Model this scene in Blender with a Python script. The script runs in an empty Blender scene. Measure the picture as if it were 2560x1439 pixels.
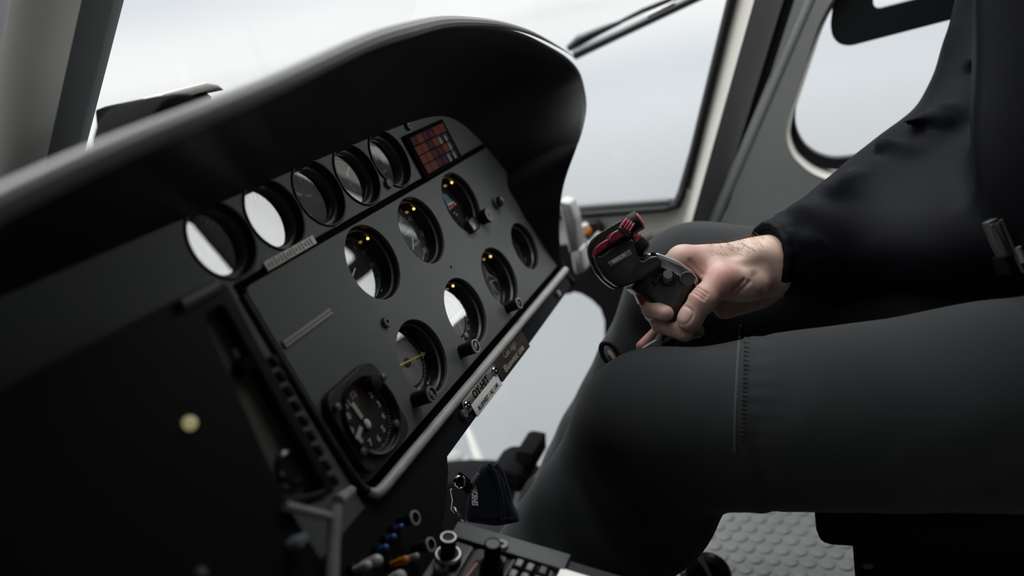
import bpy, bmesh, math, random
import numpy as np
from mathutils import Matrix, Vector
random.seed(4); rng = np.random.default_rng(7)
SC = bpy.context.scene
COL = SC.collection
PI = math.pi

# ------------------------------------------------------------------ camera and frames
CXP, CYP, F = 1280.0, 719.5, 2000.0
CAM = np.array([0.0, 0.0, 0.765])
RW = np.array([[0.35114468518835035, -0.9147646924311261, -0.19975728914750218],
               [-0.3709974966912767, 0.059950528861741736, -0.9266967095753943],
               [0.859684985640076, 0.39951406930157374, -0.3183241019692922]])   # rows: right, down, forward
TILT = math.radians(17)
AX = np.array([1.0, 0, 0])
AN = np.array([0, math.cos(TILT), -math.sin(TILT)])      # into the panel
AU = np.array([0, math.sin(TILT), math.cos(TILT)])       # up along the panel
O = np.array([0.58412, 0.40093, 0.58093])                # a point on the panel's face


def ray(px, py): return RW.T @ np.array([(px - CXP) / F, (py - CYP) / F, 1.0])
def hit(px, py, p, n):
    d = ray(px, py); return CAM + d * (((np.asarray(p) - CAM) @ n) / (d @ n))
def PP(px, py, d=0.0): return hit(px, py, O - d * AN, AN)
def uvp(px, py, d=0.0):
    q = PP(px, py, d) - O; return float(q @ AX), float(-(q @ AU))
def PXx(px, py, x): return hit(px, py, (x, 0, 0), np.array([1.0, 0, 0]))
def PYy(px, py, y): return hit(px, py, (0, y, 0), np.array([0, 1.0, 0]))
def PZz(px, py, z): return hit(px, py, (0, 0, z), np.array([0, 0, 1.0]))
def PD(px, py, D): return CAM + D * ray(px, py)
def pan(u, v, d=0.0): return O + u * AX - v * AU - d * AN


def frame(loc, x, y, z):
    m = Matrix.Identity(4)
    for i, a in enumerate((x, y, z)):
        for k in range(3): m[k][i] = float(a[k])
    for k in range(3): m[k][3] = float(loc[k])
    return m
def pframe(u, v, d=0.0): return frame(pan(u, v, d), AX, AU, -AN)     # x right, y up, z towards the pilot
def norm(a): a = np.asarray(a, float); return a / np.linalg.norm(a)


# ------------------------------------------------------------------ materials
MATS = {}
def mat(name, col=(0.5, 0.5, 0.5), rough=0.5, metal=0.0, spec=0.5, emit=None, estr=0.0, var=0.0, vscale=40, bump=0.0, bscale=300, coat=0.0, sheen=0.0, attr=None, bdist=0.001, sss=0.0):
    if name in MATS: return MATS[name]
    m = bpy.data.materials.new(name); m.use_nodes = True
    nt = m.node_tree; b = nt.nodes['Principled BSDF']
    b.inputs['Base Color'].default_value = (*col, 1); b.inputs['Roughness'].default_value = rough
    b.inputs['Metallic'].default_value = metal; b.inputs['Specular IOR Level'].default_value = spec
    if coat: b.inputs['Coat Weight'].default_value = coat; b.inputs['Coat Roughness'].default_value = 0.08
    if sheen: b.inputs['Sheen Weight'].default_value = sheen; b.inputs['Sheen Roughness'].default_value = 0.5
    if sss: b.inputs['Subsurface Weight'].default_value = sss; b.inputs['Subsurface Radius'].default_value = (0.008, 0.003, 0.0015); b.inputs['Subsurface Scale'].default_value = 0.4
    if emit: b.inputs['Emission Color'].default_value = (*emit, 1); b.inputs['Emission Strength'].default_value = estr
    tc = nt.nodes.new('ShaderNodeTexCoord')
    src = None
    if attr:
        a = nt.nodes.new('ShaderNodeAttribute'); a.attribute_name = attr; src = a.outputs['Color']
        nt.links.new(src, b.inputs['Base Color'])
    if var:
        n = nt.nodes.new('ShaderNodeTexNoise'); n.inputs['Scale'].default_value = vscale; n.inputs['Detail'].default_value = 4
        nt.links.new(tc.outputs['Object'], n.inputs['Vector'])
        mp = nt.nodes.new('ShaderNodeMapRange'); mp.inputs[1].default_value = 0.3; mp.inputs[2].default_value = 0.7
        mp.inputs[3].default_value = 1 - var; mp.inputs[4].default_value = 1 + var
        nt.links.new(n.outputs['Fac'], mp.inputs[0])
        mx = nt.nodes.new('ShaderNodeMix'); mx.data_type = 'RGBA'; mx.blend_type = 'MULTIPLY'; mx.inputs[0].default_value = 1
        if src: nt.links.new(src, mx.inputs[6])
        else: mx.inputs[6].default_value = (*col, 1)
        nt.links.new(mp.outputs[0], mx.inputs[7]); nt.links.new(mx.outputs[2], b.inputs['Base Color'])
    if bump:
        n = nt.nodes.new('ShaderNodeTexNoise'); n.inputs['Scale'].default_value = bscale; n.inputs['Detail'].default_value = 3
        nt.links.new(tc.outputs['Object'], n.inputs['Vector'])
        bp = nt.nodes.new('ShaderNodeBump'); bp.inputs['Strength'].default_value = bump; bp.inputs['Distance'].default_value = bdist
        nt.links.new(n.outputs['Fac'], bp.inputs['Height']); nt.links.new(bp.outputs[0], b.inputs['Normal'])
    MATS[name] = m; return m


def glass_mat(name, tint=(1, 1, 1), refl=1.0, ior=1.5, rough=0.0):
    if name in MATS: return MATS[name]
    m = bpy.data.materials.new(name); m.use_nodes = True
    nt = m.node_tree; nt.nodes.remove(nt.nodes['Principled BSDF']); out = nt.nodes['Material Output']
    t = nt.nodes.new('ShaderNodeBsdfTransparent'); t.inputs[0].default_value = (*tint, 1)
    g = nt.nodes.new('ShaderNodeBsdfGlossy'); g.inputs['Roughness'].default_value = rough
    f = nt.nodes.new('ShaderNodeFresnel'); ge = nt.nodes.new('ShaderNodeNewGeometry'); mi = nt.nodes.new('ShaderNodeMix'); mi.inputs[2].default_value = ior; mi.inputs[3].default_value = 1 / ior
    nt.links.new(ge.outputs['Backfacing'], mi.inputs[0]); nt.links.new(mi.outputs[0], f.inputs['IOR'])
    mu = nt.nodes.new('ShaderNodeMath'); mu.operation = 'MULTIPLY'; mu.inputs[1].default_value = refl; mu.use_clamp = True
    nt.links.new(f.outputs[0], mu.inputs[0])
    x = nt.nodes.new('ShaderNodeMixShader'); nt.links.new(mu.outputs[0], x.inputs[0])
    nt.links.new(t.outputs[0], x.inputs[1]); nt.links.new(g.outputs[0], x.inputs[2]); nt.links.new(x.outputs[0], out.inputs[0])
    MATS[name] = m; return m


PANEL = mat('panel_paint', (0.088, 0.094, 0.093), 0.55, bump=0.35, bscale=700, var=0.10, vscale=9, bdist=0.0006)
PANELD = mat('panel_edge_black', (0.010, 0.010, 0.011), 0.6)
VINYL = mat('hood_vinyl', (0.010, 0.0105, 0.0115), 0.5, spec=0.3, bump=0.15, bscale=500, bdist=0.0006)
BLACK = mat('black_plastic', (0.0085, 0.0085, 0.009), 0.5, spec=0.16)
BLACKM = mat('matt_black', (0.0055, 0.0055, 0.006), 0.85, spec=0.04)
BLACKG = mat('gloss_black', (0.012, 0.013, 0.014), 0.25)
DIAL = mat('dial_black', (0.012, 0.013, 0.014), 0.7, spec=0.2)
DIALG = mat('dial_grey', (0.055, 0.060, 0.060), 0.7, spec=0.2)
WHITE = mat('marking_white', (0.55, 0.57, 0.55), 0.6)
DIMW = mat('marking_worn_white', (0.28, 0.29, 0.27), 0.6)
GREEN = mat('marking_green', (0.03, 0.32, 0.13), 0.6)
REDM = mat('marking_red', (0.35, 0.03, 0.02), 0.6)
YEL = mat('marking_yellow', (0.62, 0.55, 0.10), 0.6)
ALU = mat('brushed_metal', (0.50, 0.50, 0.48), 0.38, metal=0.9, var=0.12, vscale=60)
STEEL = mat('dark_steel', (0.16, 0.16, 0.16), 0.4, metal=0.8)
CHROME = mat('bright_steel', (0.75, 0.75, 0.73), 0.15, metal=1.0)
TAPE = mat('pale_tape', (0.80, 0.77, 0.69), 0.6, var=0.15, vscale=200)
GREYP = mat('grey_plastic', (0.085, 0.088, 0.085), 0.5, bump=0.1, bscale=600)
OLIVE = mat('olive_panel', (0.085, 0.083, 0.066), 0.6)
CREAM = mat('cream_trim', (0.50, 0.485, 0.44), 0.6, var=0.04, vscale=12)
DOORG = mat('door_grey', (0.235, 0.243, 0.235), 0.65, bump=0.12, bscale=300, var=0.05, vscale=10)
POSTG = mat('post_grey', (0.30, 0.305, 0.275), 0.65, bump=0.1, bscale=300)
RUBBER = mat('black_rubber', (0.010, 0.011, 0.011), 0.55, spec=0.2)
FLOORM = mat('floor_rubber', (0.22, 0.225, 0.22), 0.45, bump=0.15, bscale=200, var=0.08, vscale=20)
CEILM = mat('headliner', (0.11, 0.11, 0.107), 0.9)
TROU = mat('trouser_cloth', (0.0225, 0.0238, 0.0248), 0.9, spec=0.05, sheen=0.12, bump=0.25, bscale=1100, bdist=0.0006, var=0.08, vscale=12)
JACK = mat('jacket_cloth', (0.0036, 0.0040, 0.0060), 0.62, spec=0.07, sheen=0.0, bump=0.15, bscale=1300, bdist=0.0004)
SHOEM = mat('shoe_leather', (0.006, 0.006, 0.006), 0.6, spec=0.1)
NAVY = mat('navy_fleece', (0.010, 0.012, 0.020), 0.95, spec=0.05, sheen=0.10, bump=0.6, bscale=900, bdist=0.001)
SKIN = mat('skin', (0.5, 0.35, 0.3), 0.5, spec=0.35, attr='skin', bump=0.35, bscale=900, bdist=0.0004, var=0.10, vscale=90, sss=0.25)
BERRY = mat('berry_red', (0.16, 0.012, 0.032), 0.3, coat=0.4)
TRIG = mat('trigger_red', (0.30, 0.008, 0.012), 0.4)
REDB = mat('button_red', (0.32, 0.03, 0.045), 0.4)
SILVG = mat('grip_grey_metal', (0.42, 0.43, 0.41), 0.32, metal=0.5)
BLUE = mat('switch_blue', (0.02, 0.075, 0.26), 0.3)
ORANGE = mat('switch_orange', (0.42, 0.13, 0.01), 0.4)
IVORY = mat('switch_ivory', (0.42, 0.42, 0.38), 0.4)
AMBER = mat('capsule_orange', (0.03, 0.008, 0.005), 0.6, spec=0.2, emit=(0.9, 0.17, 0.09), estr=0.030)
PURPL = mat('capsule_purple', (0.012, 0.004, 0.007), 0.6, spec=0.2, emit=(0.45, 0.03, 0.14), estr=0.016)
BULB = mat('amber_bulb', (0.5, 0.3, 0.1), 0.4, emit=(1.0, 0.58, 0.16), estr=1.3)
DISP = mat('white_display', (0.5, 0.5, 0.48), 0.4, emit=(1, 0.97, 0.92), estr=0.45)
LED = mat('orange_segments', (0.1, 0.02, 0.01), 0.4, emit=(0.9, 0.18, 0.05), estr=0.10)
SKYB = mat('horizon_blue', (0.10, 0.20, 0.27), 0.6)
GAUGEGL = glass_mat('gauge_glass', refl=1.5, ior=1.5)
PANE = glass_mat('window_pane', tint=(0.985, 0.99, 0.99), refl=0.8, ior=1.45)


# ------------------------------------------------------------------ object helpers
def mesh_from(name, verts, faces, smooth=False, angle=None):
    me = bpy.data.meshes.new(name)
    me.from_pydata([tuple(map(float, v)) for v in verts], [], [tuple(map(int, f)) for f in faces])
    if smooth:
        me.polygons.foreach_set('use_smooth', [True] * len(me.polygons))
    me.update(); return me

def link(name, me, m, parent=None, mw=None, sharp=None):
    o = bpy.data.objects.new(name, me); COL.objects.link(o)
    if m is not None:
        for mm in (m if isinstance(m, (list, tuple)) else [m]): me.materials.append(mm)
    if parent is not None: o.parent = parent
    if mw is not None: o.matrix_local = mw
    if sharp is not None:
        try: me.set_sharp_from_angle(angle=math.radians(sharp))
        except Exception: pass
    return o

def tag(o, label=None, cat=None, group=None, kind=None):
    if label: o['label'] = label
    if cat: o['category'] = cat
    if group: o['group'] = group
    if kind: o['kind'] = kind
    return o

def empty(name, mw, label, cat, group=None):
    o = bpy.data.objects.new(name, None); COL.objects.link(o); o.empty_display_size = 0.02
    o.matrix_world = mw
    return tag(o, label, cat, group)

class G:
    """a collector of simple shapes that becomes ONE mesh"""
    def __init__(s): s.v = []; s.f = []
    def add(s, v, f, M=None):
        b = len(s.v)
        for p in v:
            p = Vector([float(c) for c in p])
            s.v.append(tuple(M @ p) if M is not None else tuple(p))
        s.f += [tuple(b + i for i in q) for q in f]; return s
    def bm(s, bm_, M=None):
        bm_.verts.index_update()
        s.add([v.co for v in bm_.verts], [[v.index for v in f.verts] for f in bm_.faces], M); bm_.free(); return s
    def box(s, c, size, bev=0.0, M=None, seg=2):
        b = bmesh.new(); bmesh.ops.create_cube(b, size=1.0)
        for v in b.verts: v.co = Vector((v.co.x * size[0] + c[0], v.co.y * size[1] + c[1], v.co.z * size[2] + c[2]))
        if bev: bmesh.ops.bevel(b, geom=b.edges[:], offset=bev, segments=seg, affect='EDGES', profile=0.5)
        return s.bm(b, M)
    def prism(s, poly, z0, z1, bev=0.0, M=None, seg=2):
        b = bmesh.new(); vs = [b.verts.new((float(p[0]), float(p[1]), z0)) for p in poly]
        f = b.faces.new(vs); r = bmesh.ops.extrude_face_region(b, geom=[f])
        for e in r['geom']:
            if isinstance(e, bmesh.types.BMVert): e.co.z = z1
        bmesh.ops.recalc_face_normals(b, faces=b.faces[:])
        if bev:
            es = [e for e in b.edges if abs(e.verts[0].co.z - e.verts[1].co.z) < 1e-9]
            bmesh.ops.bevel(b, geom=es, offset=bev, segments=seg, affect='EDGES', profile=0.5)
        return s.bm(b, M)
    def lathe(s, prof, n=48, M=None, a0=0.0, a1=2 * PI):
        full = abs(a1 - a0 - 2 * PI) < 1e-6
        k = n if full else n + 1; V = []; Fc = []
        for i in range(k):
            a = a0 + (a1 - a0) * i / n
            for r, z in prof: V.append((r * math.cos(a), r * math.sin(a), z))
        m = len(prof)
        for i in range(n):
            j = (i + 1) % k
            for q in range(m - 1): Fc.append((i * m + q, j * m + q, j * m + q + 1, i * m + q + 1))
        return s.add(V, Fc, M)
    def cyl(s, r, z0, z1, n=32, bev=0.0, M=None):
        if bev: p = [(0, z0), (r, z0), (r, z1 - bev), (r - bev * 0.3, z1 - bev * 0.3), (r - bev, z1), (0, z1)]
        else: p = [(0, z0), (r, z0), (r, z1), (0, z1)]
        return s.lathe(p, n, M)
    def ball(s, r, c=(0, 0, 0), M=None, sc=(1, 1, 1), n=20):
        b = bmesh.new(); bmesh.ops.create_uvsphere(b, u_segments=n, v_segments=n // 2, radius=r)
        for v in b.verts: v.co = Vector((v.co.x * sc[0] + c[0], v.co.y * sc[1] + c[1], v.co.z * sc[2] + c[2]))
        return s.bm(b, M)
    def tube(s, pts, r, n=10, M=None, closed=False, caps=True):
        P = [np.asarray(p, float) for p in pts]; k = len(P)
        R = r if isinstance(r, (list, tuple)) else [r] * k
        V = []; up = None
        for i in range(k):
            a = P[(i - 1) % k] if (closed or i > 0) else P[i]; b_ = P[(i + 1) % k] if (closed or i < k - 1) else P[i]
            t = norm(b_ - a)
            if up is None:
                h = np.array([0, 0, 1.0]) if abs(t[2]) < 0.9 else np.array([1.0, 0, 0]); up = norm(np.cross(np.cross(t, h), t))
            else: up = norm(up - t * (up @ t))
            sd = np.cross(t, up)
            for q in range(n):
                an = 2 * PI * q / n; V.append(P[i] + R[i] * (math.cos(an) * up + math.sin(an) * sd))
        Fc = []
        for i in range(k if closed else k - 1):
            j = (i + 1) % k
            for q in range(n): Fc.append((i * n + q, i * n + (q + 1) % n, j * n + (q + 1) % n, j * n + q))
        if caps and not closed: Fc += [tuple(range(n))[::-1], tuple((k - 1) * n + q for q in range(n))]
        return s.add(V, Fc, M)
    def grid(s, rows, M=None):
        V = [p for r in rows for p in r]; m = len(rows[0])
        Fc = [(i * m + j, i * m + j + 1, (i + 1) * m + j + 1, (i + 1) * m + j) for i in range(len(rows) - 1) for j in range(m - 1)]
        return s.add(V, Fc, M)
    def out(s, name, m, parent=None, mw=None, smooth=True, sharp=35, world=False):
        v = s.v
        if world and parent is not None:
            bpy.context.view_layer.update()
            inv = parent.matrix_world.inverted(); v = [tuple(inv @ Vector(p)) for p in v]
        me = mesh_from(name, v, s.f, smooth)
        b = bmesh.new(); b.from_mesh(me); bmesh.ops.recalc_face_normals(b, faces=b.faces[:]); b.to_mesh(me); b.free()
        return link(name, me, m, parent, mw, sharp if smooth else None)

def poly_plate(name, outer, holes, thick, m, parent=None, mw=None, bev=0.0, res=48):
    """a flat plate with round or polygonal holes, front face at z=0"""
    c = bpy.data.curves.new(name, 'CURVE'); c.dimensions = '2D'; c.fill_mode = 'BOTH'; c.extrude = thick / 2; c.bevel_depth = bev; c.bevel_resolution = 2
    for pl in [outer] + [h if isinstance(h, list) else [(h[0] + h[2] * math.cos(2 * PI * i / res), h[1] + h[2] * math.sin(2 * PI * i / res)) for i in range(res)] for h in holes]:
        sp = c.splines.new('POLY'); sp.points.add(len(pl) - 1); sp.use_cyclic_u = True
        for q, p in zip(sp.points, pl): q.co = (p[0], p[1], 0, 1)
    t = bpy.data.objects.new('tmp', c); COL.objects.link(t)
    me = bpy.data.meshes.new_from_object(t.evaluated_get(bpy.context.evaluated_depsgraph_get()))
    bpy.data.objects.remove(t); bpy.data.curves.remove(c)
    me.name = name; me.transform(Matrix.Translation((0, 0, -thick / 2 - bev))); me.materials.clear()
    me.polygons.foreach_set('use_smooth', [True] * len(me.polygons))
    return link(name, me, m, parent, mw, 30)

def text_mesh(s, size, M=None, align='CENTER', ext=0.0001, bold=0.0, sx=1.0, shear=0.0, space=1.0):
    c = bpy.data.curves.new('txt', 'FONT'); c.body = s; c.size = size; c.align_x = align; c.align_y = 'CENTER'; c.extrude = ext; c.offset = bold; c.resolution_u = 3; c.shear = shear; c.space_character = space
    t = bpy.data.objects.new('tmp', c); COL.objects.link(t)
    me = bpy.data.meshes.new_from_object(t.evaluated_get(bpy.context.evaluated_depsgraph_get()))
    bpy.data.objects.remove(t); bpy.data.curves.remove(c)
    v = [Vector((p.co.x * sx, p.co.y, p.co.z)) for p in me.vertices]; f = [list(p.vertices) for p in me.polygons]
    bpy.data.meshes.remove(me)
    return [(M @ p if M is not None else p) for p in v], f

def T(x=0, y=0, z=0): return Matrix.Translation((x, y, z))
def RZ(a): return Matrix.Rotation(a, 4, 'Z')
def RX(a): return Matrix.Rotation(a, 4, 'X')
def RY(a): return Matrix.Rotation(a, 4, 'Y')
def rrect(w, h, r, n=6, cx=0, cy=0):
    p = []
    for (sx, sy, a) in ((1, 1, 0), (-1, 1, 90), (-1, -1, 180), (1, -1, 270)):
        for i in range(n + 1):
            t = math.radians(a + 90 * i / n); p.append((cx + sx * (w / 2 - r) + r * math.cos(t), cy + sy * (h / 2 - r) + r * math.sin(t)))
    return p
def round_poly(P, r, n=5):
    out = []; k = len(P)
    rr = r if isinstance(r, (list, tuple)) else [r] * k
    for i in range(k):
        p = np.array(P[i], float); a = np.array(P[i - 1], float); b = np.array(P[(i + 1) % k], float)
        da, db = norm(a - p), norm(b - p); q = min(rr[i], 0.45 * np.linalg.norm(a - p), 0.45 * np.linalg.norm(b - p))
        if q < 1e-6: out.append(tuple(p)); continue
        s, e = p + da * q, p + db * q
        for j in range(n + 1):
            t = j / n; out.append(tuple((1 - t) ** 2 * s + 2 * t * (1 - t) * p + t * t * e))
    return out
def spline(P, n=8):
    P = [np.asarray(p, float) for p in P]; out = []
    for i in range(len(P) - 1):
        a, b, c, d = P[max(i - 1, 0)], P[i], P[i + 1], P[min(i + 2, len(P) - 1)]
        for j in range(n):
            t = j / n
            out.append(0.5 * ((2 * b) + (c - a) * t + (2 * a - 5 * b + 4 * c - d) * t * t + (3 * b - a - 3 * c + d) * t ** 3))
    out.append(P[-1]); return out


# ------------------------------------------------------------------ signed distance modelling
def cap(P, a, b, r1, r2):
    a = np.asarray(a, float); b = np.asarray(b, float); ab = b - a
    t = np.clip((P - a) @ ab / (ab @ ab), 0, 1)
    return np.linalg.norm(P - a - t[:, None] * ab, axis=1) - (r1 + (r2 - r1) * t)
def ell(P, c, r, R=None):
    q = P - np.asarray(c, float)
    if R is not None: q = q @ np.asarray(R).T
    r = np.asarray(r, float); k0 = np.linalg.norm(q / r, axis=1); k1 = np.linalg.norm(q / (r * r), axis=1)
    return k0 * (k0 - 1) / np.maximum(k1, 1e-9)
def smin(a, b, k):
    h = np.clip(0.5 + 0.5 * (b - a) / k, 0, 1); return b + (a - b) * h - k * h * (1 - h)
def smax(a, b, k): return -smin(-a, -b, k)
def chain(P, pts, rs, k=0.012):
    d = None
    for i in range(len(pts) - 1):
        c = cap(P, pts[i], pts[i + 1], rs[i], rs[i + 1]); d = c if d is None else smin(d, c, k)
    return d

def sdf_mesh(f, lo, hi, h, blk=4):
    lo = np.asarray(lo, float); hi = np.asarray(hi, float)
    nb = np.ceil((hi - lo) / (h * blk)).astype(int) + 1; n = nb * blk
    ax = [lo[i] + h * (np.arange(n[i])) for i in range(3)]
    cxs = [lo[i] + h * (blk * np.arange(nb[i]) + (blk - 1) / 2) for i in range(3)]
    CG = np.stack(np.meshgrid(*cxs, indexing='ij'), -1).reshape(-1, 3)
    cd = np.concatenate([f(c) for c in np.array_split(CG, max(1, len(CG) // 200000))]).reshape(nb)
    Gd = np.repeat(np.repeat(np.repeat(cd, blk, 0), blk, 1), blk, 2).astype(np.float32)
    near = np.abs(cd) < h * blk * 1.8
    mask = np.repeat(np.repeat(np.repeat(near, blk, 0), blk, 1), blk, 2)
    ii = np.argwhere(mask)
    vals = np.concatenate([f(lo + c * h) for c in np.array_split(ii, max(1, len(ii) // 200000))]) if len(ii) else np.zeros(0)
    Gd[mask] = vals
    ins = Gd < 0
    s = np.zeros(n - 1, np.int8)
    for dx in (0, 1):
        for dy in (0, 1):
            for dz in (0, 1): s += ins[dx:n[0] - 1 + dx, dy:n[1] - 1 + dy, dz:n[2] - 1 + dz]
    act = (s > 0) & (s < 8)
    cells = np.argwhere(act); idx = -np.ones(n - 1, int); idx[tuple(cells.T)] = np.arange(len(cells))
    acc = np.zeros((len(cells), 3)); cnt = np.zeros(len(cells))
    cor = [(a, b, c) for a in (0, 1) for b in (0, 1) for c in (0, 1)]
    for p in cor:
        for q in cor:
            if sum(abs(p[i] - q[i]) for i in range(3)) == 1 and p < q:
                A = Gd[tuple((cells + p).T)]; B = Gd[tuple((cells + q).T)]; m = (A < 0) != (B < 0)
                t = np.where(m, A / np.where(A == B, 1, A - B), 0)
                acc[m] += (np.array(p) + t[:, None] * (np.array(q) - np.array(p)))[m]; cnt[m] += 1
    V = lo + h * (cells + acc / np.maximum(cnt, 1)[:, None])
    Fs = []
    for a in range(3):
        b, c = (a + 1) % 3, (a + 2) % 3
        sl0 = [slice(1, n[i] - 1) for i in range(3)]; sl0[a] = slice(0, n[a] - 1)
        sl1 = list(sl0); sl1[a] = slice(1, n[a])
        i0, i1 = ins[tuple(sl0)], ins[tuple(sl1)]
        e = np.argwhere(i0 != i1)
        if not len(e): continue
        base = e.copy(); base[:, b] += 1; base[:, c] += 1
        flip = i0[tuple(e.T)]
        q = []
        for (db, dc) in ((-1, -1), (0, -1), (0, 0), (-1, 0)):
            k = base.copy(); k[:, b] += db; k[:, c] += dc; q.append(idx[tuple(k.T)])
        q = np.stack(q, 1); q[~flip] = q[~flip][:, ::-1]; Fs.append(q)
    return V, np.concatenate(Fs)

def np_mesh(name, V, Fq, m, parent=None, mw=None):
    me = bpy.data.meshes.new(name)
    me.vertices.add(len(V)); me.vertices.foreach_set('co', np.asarray(V, np.float32).ravel())
    me.loops.add(Fq.size); me.loops.foreach_set('vertex_index', Fq.astype(np.int32).ravel())
    me.polygons.add(len(Fq)); me.polygons.foreach_set('loop_start', np.arange(0, Fq.size, 4, dtype=np.int32)); me.polygons.foreach_set('loop_total', np.full(len(Fq), 4, np.int32))
    me.polygons.foreach_set('use_smooth', np.ones(len(Fq), bool)); me.update(calc_edges=True); me.validate()
    return link(name, me, m, parent, mw)
#%%PART2
# ================================================================== THE SETTING
WM = frame((0, 0, 0), (0, 1, 0), (0, 0, 1), (1, 0, 0))        # right wall: local x = world y, local y = world z, local z = world x
def yz(px, py, x=1.17): p = PXx(px, py, x); return (p[1], p[2])
def wpx(P, x): return [yz(*p, x) for p in P]
def liney(a, b, x):
    (y0, z0), (y1, z1) = yz(*a, x), yz(*b, x)
    return lambda z: y0 + (z - z0) * (y1 - y0) / (z1 - z0)

# floor with raised coin studs
g = G()
g.add([(-0.55, -1.35, 0), (1.3, -1.35, 0), (1.3, 0.53, 0), (-0.55, 0.53, 0)], [(0, 1, 2, 3)])
g.add([(-0.55, -1.35, -0.02), (1.3, -1.35, -0.02), (1.3, 0.53, -0.02), (-0.55, 0.53, -0.02)], [(3, 2, 1, 0)])
g.add([(-0.55, 0.53, -0.02), (1.3, 0.53, -0.02), (1.3, 0.53, 0), (-0.55, 0.53, 0)], [(0, 1, 2, 3)])
for i in range(-9, 12):
    x = 0.9270 + 0.0223 * i
    for j in range(-20, 16):
        y = 0.179 - 0.0231 * j - (0.0115 if i % 2 else 0) + 0.0005 * i
        if not (0.72 < x < 1.16 and -0.35 < y < 0.45): continue
        g.lathe([(0.0099, -0.0005), (0.0097, 0.0012), (0.0088, 0.0021), (0.0078, 0.0024), (0, 0.0024)], 20, T(x, y, 0))
tag(g.out('floor', FLOORM, sharp=60), kind='structure')

# rear door skin with its rounded window
doorline = liney((1987, 0), (1820, 520), 1.17)
hole = [yz(2055, 39), yz(1972, 290), yz(1965, 336), yz(1972, 366), yz(1986, 394), yz(2025, 430), yz(2074, 450), yz(2120, 452), yz(2200, 432)]
s = (hole[0][0] - hole[1][0]) / (hole[0][1] - hole[1][1])
hole = round_poly([(-0.055, 0.80), (-0.02, 0.735)] + hole[0:] + [(-0.9, 0.50), (-0.95, 1.0), (-0.9, 1.06), (-0.16, 1.08), (-0.085, 1.02), (-0.065, 0.90)], 0.03, 4)
outer = [(doorline(1.24), 1.24), (doorline(0.3), 0.3), (0.2, 0.2), (0.2, 0.0), (-1.35, 0.0), (-1.35, 1.24)]
dw = poly_plate('wall_right', outer, [hole], 0.004, DOORG, None, WM @ T(0, 0, 1.174))
tag(dw, kind='structure')
g = G(); rows = []; HP = [np.array(p, float) for p in hole]; hc = np.mean(HP, 0)
for i in range(len(HP) + 1):
    p = HP[i % len(HP)]; t_ = norm(norm(HP[(i + 1) % len(HP)] - p) + norm(p - HP[i - 1])); n_ = np.array([-t_[1], t_[0]]); n_ = n_ if n_ @ (hc - p) > 0 else -n_
    rows.append([(*(p - n_ * 0.001), 1.169), (*(p + n_ * 0.001), 1.172), (*(p + n_ * 0.003), 1.180), (*(p + n_ * 0.005), 1.190), (*(p + n_ * 0.006), 1.204)])
g.grid(rows, WM)
tag(g.out('trim_1', CREAM), kind='structure')
seal_o = [yz(2050, 60, 1.197), yz(1978, 290, 1.197), yz(1973, 340, 1.197), yz(1984, 364, 1.197), yz(2006, 386, 1.197), yz(2055, 415, 1.197), yz(2103, 420, 1.197), yz(2200, 400, 1.197)]
seal_o = round_poly([(-0.05, 0.80), (-0.012, 0.735)] + seal_o + [(-0.93, 0.49), (-0.98, 1.0), (-0.9, 1.09), (-0.16, 1.10), (-0.08, 1.03), (-0.06, 0.90)], 0.03, 4)
seal_i = [yz(2072, 0, 1.197), yz(1987, 262, 1.197), yz(1984, 292, 1.197), yz(1987, 318, 1.197), yz(1997, 342, 1.197), yz(2012, 364, 1.197), yz(2040, 384, 1.197), yz(2079, 396, 1.197), yz(2132, 392, 1.197), yz(2200, 378, 1.197)]
seal_i = round_poly([(-0.062, 0.80), (-0.028, 0.735)] + seal_i + [(-0.86, 0.54), (-0.9, 0.99), (-0.85, 1.03), (-0.17, 1.05), (-0.10, 1.0), (-0.078, 0.90)], 0.03, 4)
w3 = poly_plate('window_3', seal_o, [seal_i], 0.012, RUBBER, None, WM @ T(0, 0, 1.205), bev=0.002)
tag(w3, kind='structure')
g = G(); g.add([(p[0], p[1], 0) for p in seal_o], [tuple(range(len(seal_o)))])
link('pane', mesh_from('pane', g.v, g.f), PANE, w3, T(0, 0, 0.003))
# sliding vent panel of that window: black frame with a small opening
g = G()
vo = [yz(2095, -60, 1.19), yz(2080, 60, 1.19), yz(2084, 88, 1.19), yz(2100, 106, 1.19), yz(2125, 110, 1.19), yz(2385, 42, 1.19), yz(2700, -45, 1.19), yz(2700, -330, 1.19), yz(2120, -200, 1.19)]
vi = [yz(2182, -30, 1.19), yz(2178, 8, 1.19), yz(2186, 22, 1.19), yz(2200, 22, 1.19), yz(2400, -30, 1.19), yz(2600, -80, 1.19), yz(2600, -260, 1.19), yz(2200, -150, 1.19)]
vw = poly_plate('vent_frame', round_poly(vo, 0.006), [round_poly(vi, 0.006)], 0.010, BLACKG, w3, (WM @ T(0, 0, 1.205)).inverted() @ WM @ T(0, 0, 1.196), bev=0.002)
for a, b in (((2215, 32), (2395, -14)), ((2222, 52), (2393, 8))):
    g = G(); g.tube([(*yz(*a, 1.186), 1.186), (*yz(*b, 1.186), 1.186)], 0.0022, 8, WM)
    tag(g.out('slide_track', STEEL, vw, world=True), 'dull metal slide track')

g = G(); g.prism([(-0.205, 1.06), (-0.275, 1.06), (-0.315, 0.52), (-0.245, 0.52)], 1.178, 1.196, 0.004, WM); tag(g.out('trim_10', DOORG), kind='structure')  # added unseen post, breaks up the window glare in the leftmost gauge
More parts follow.
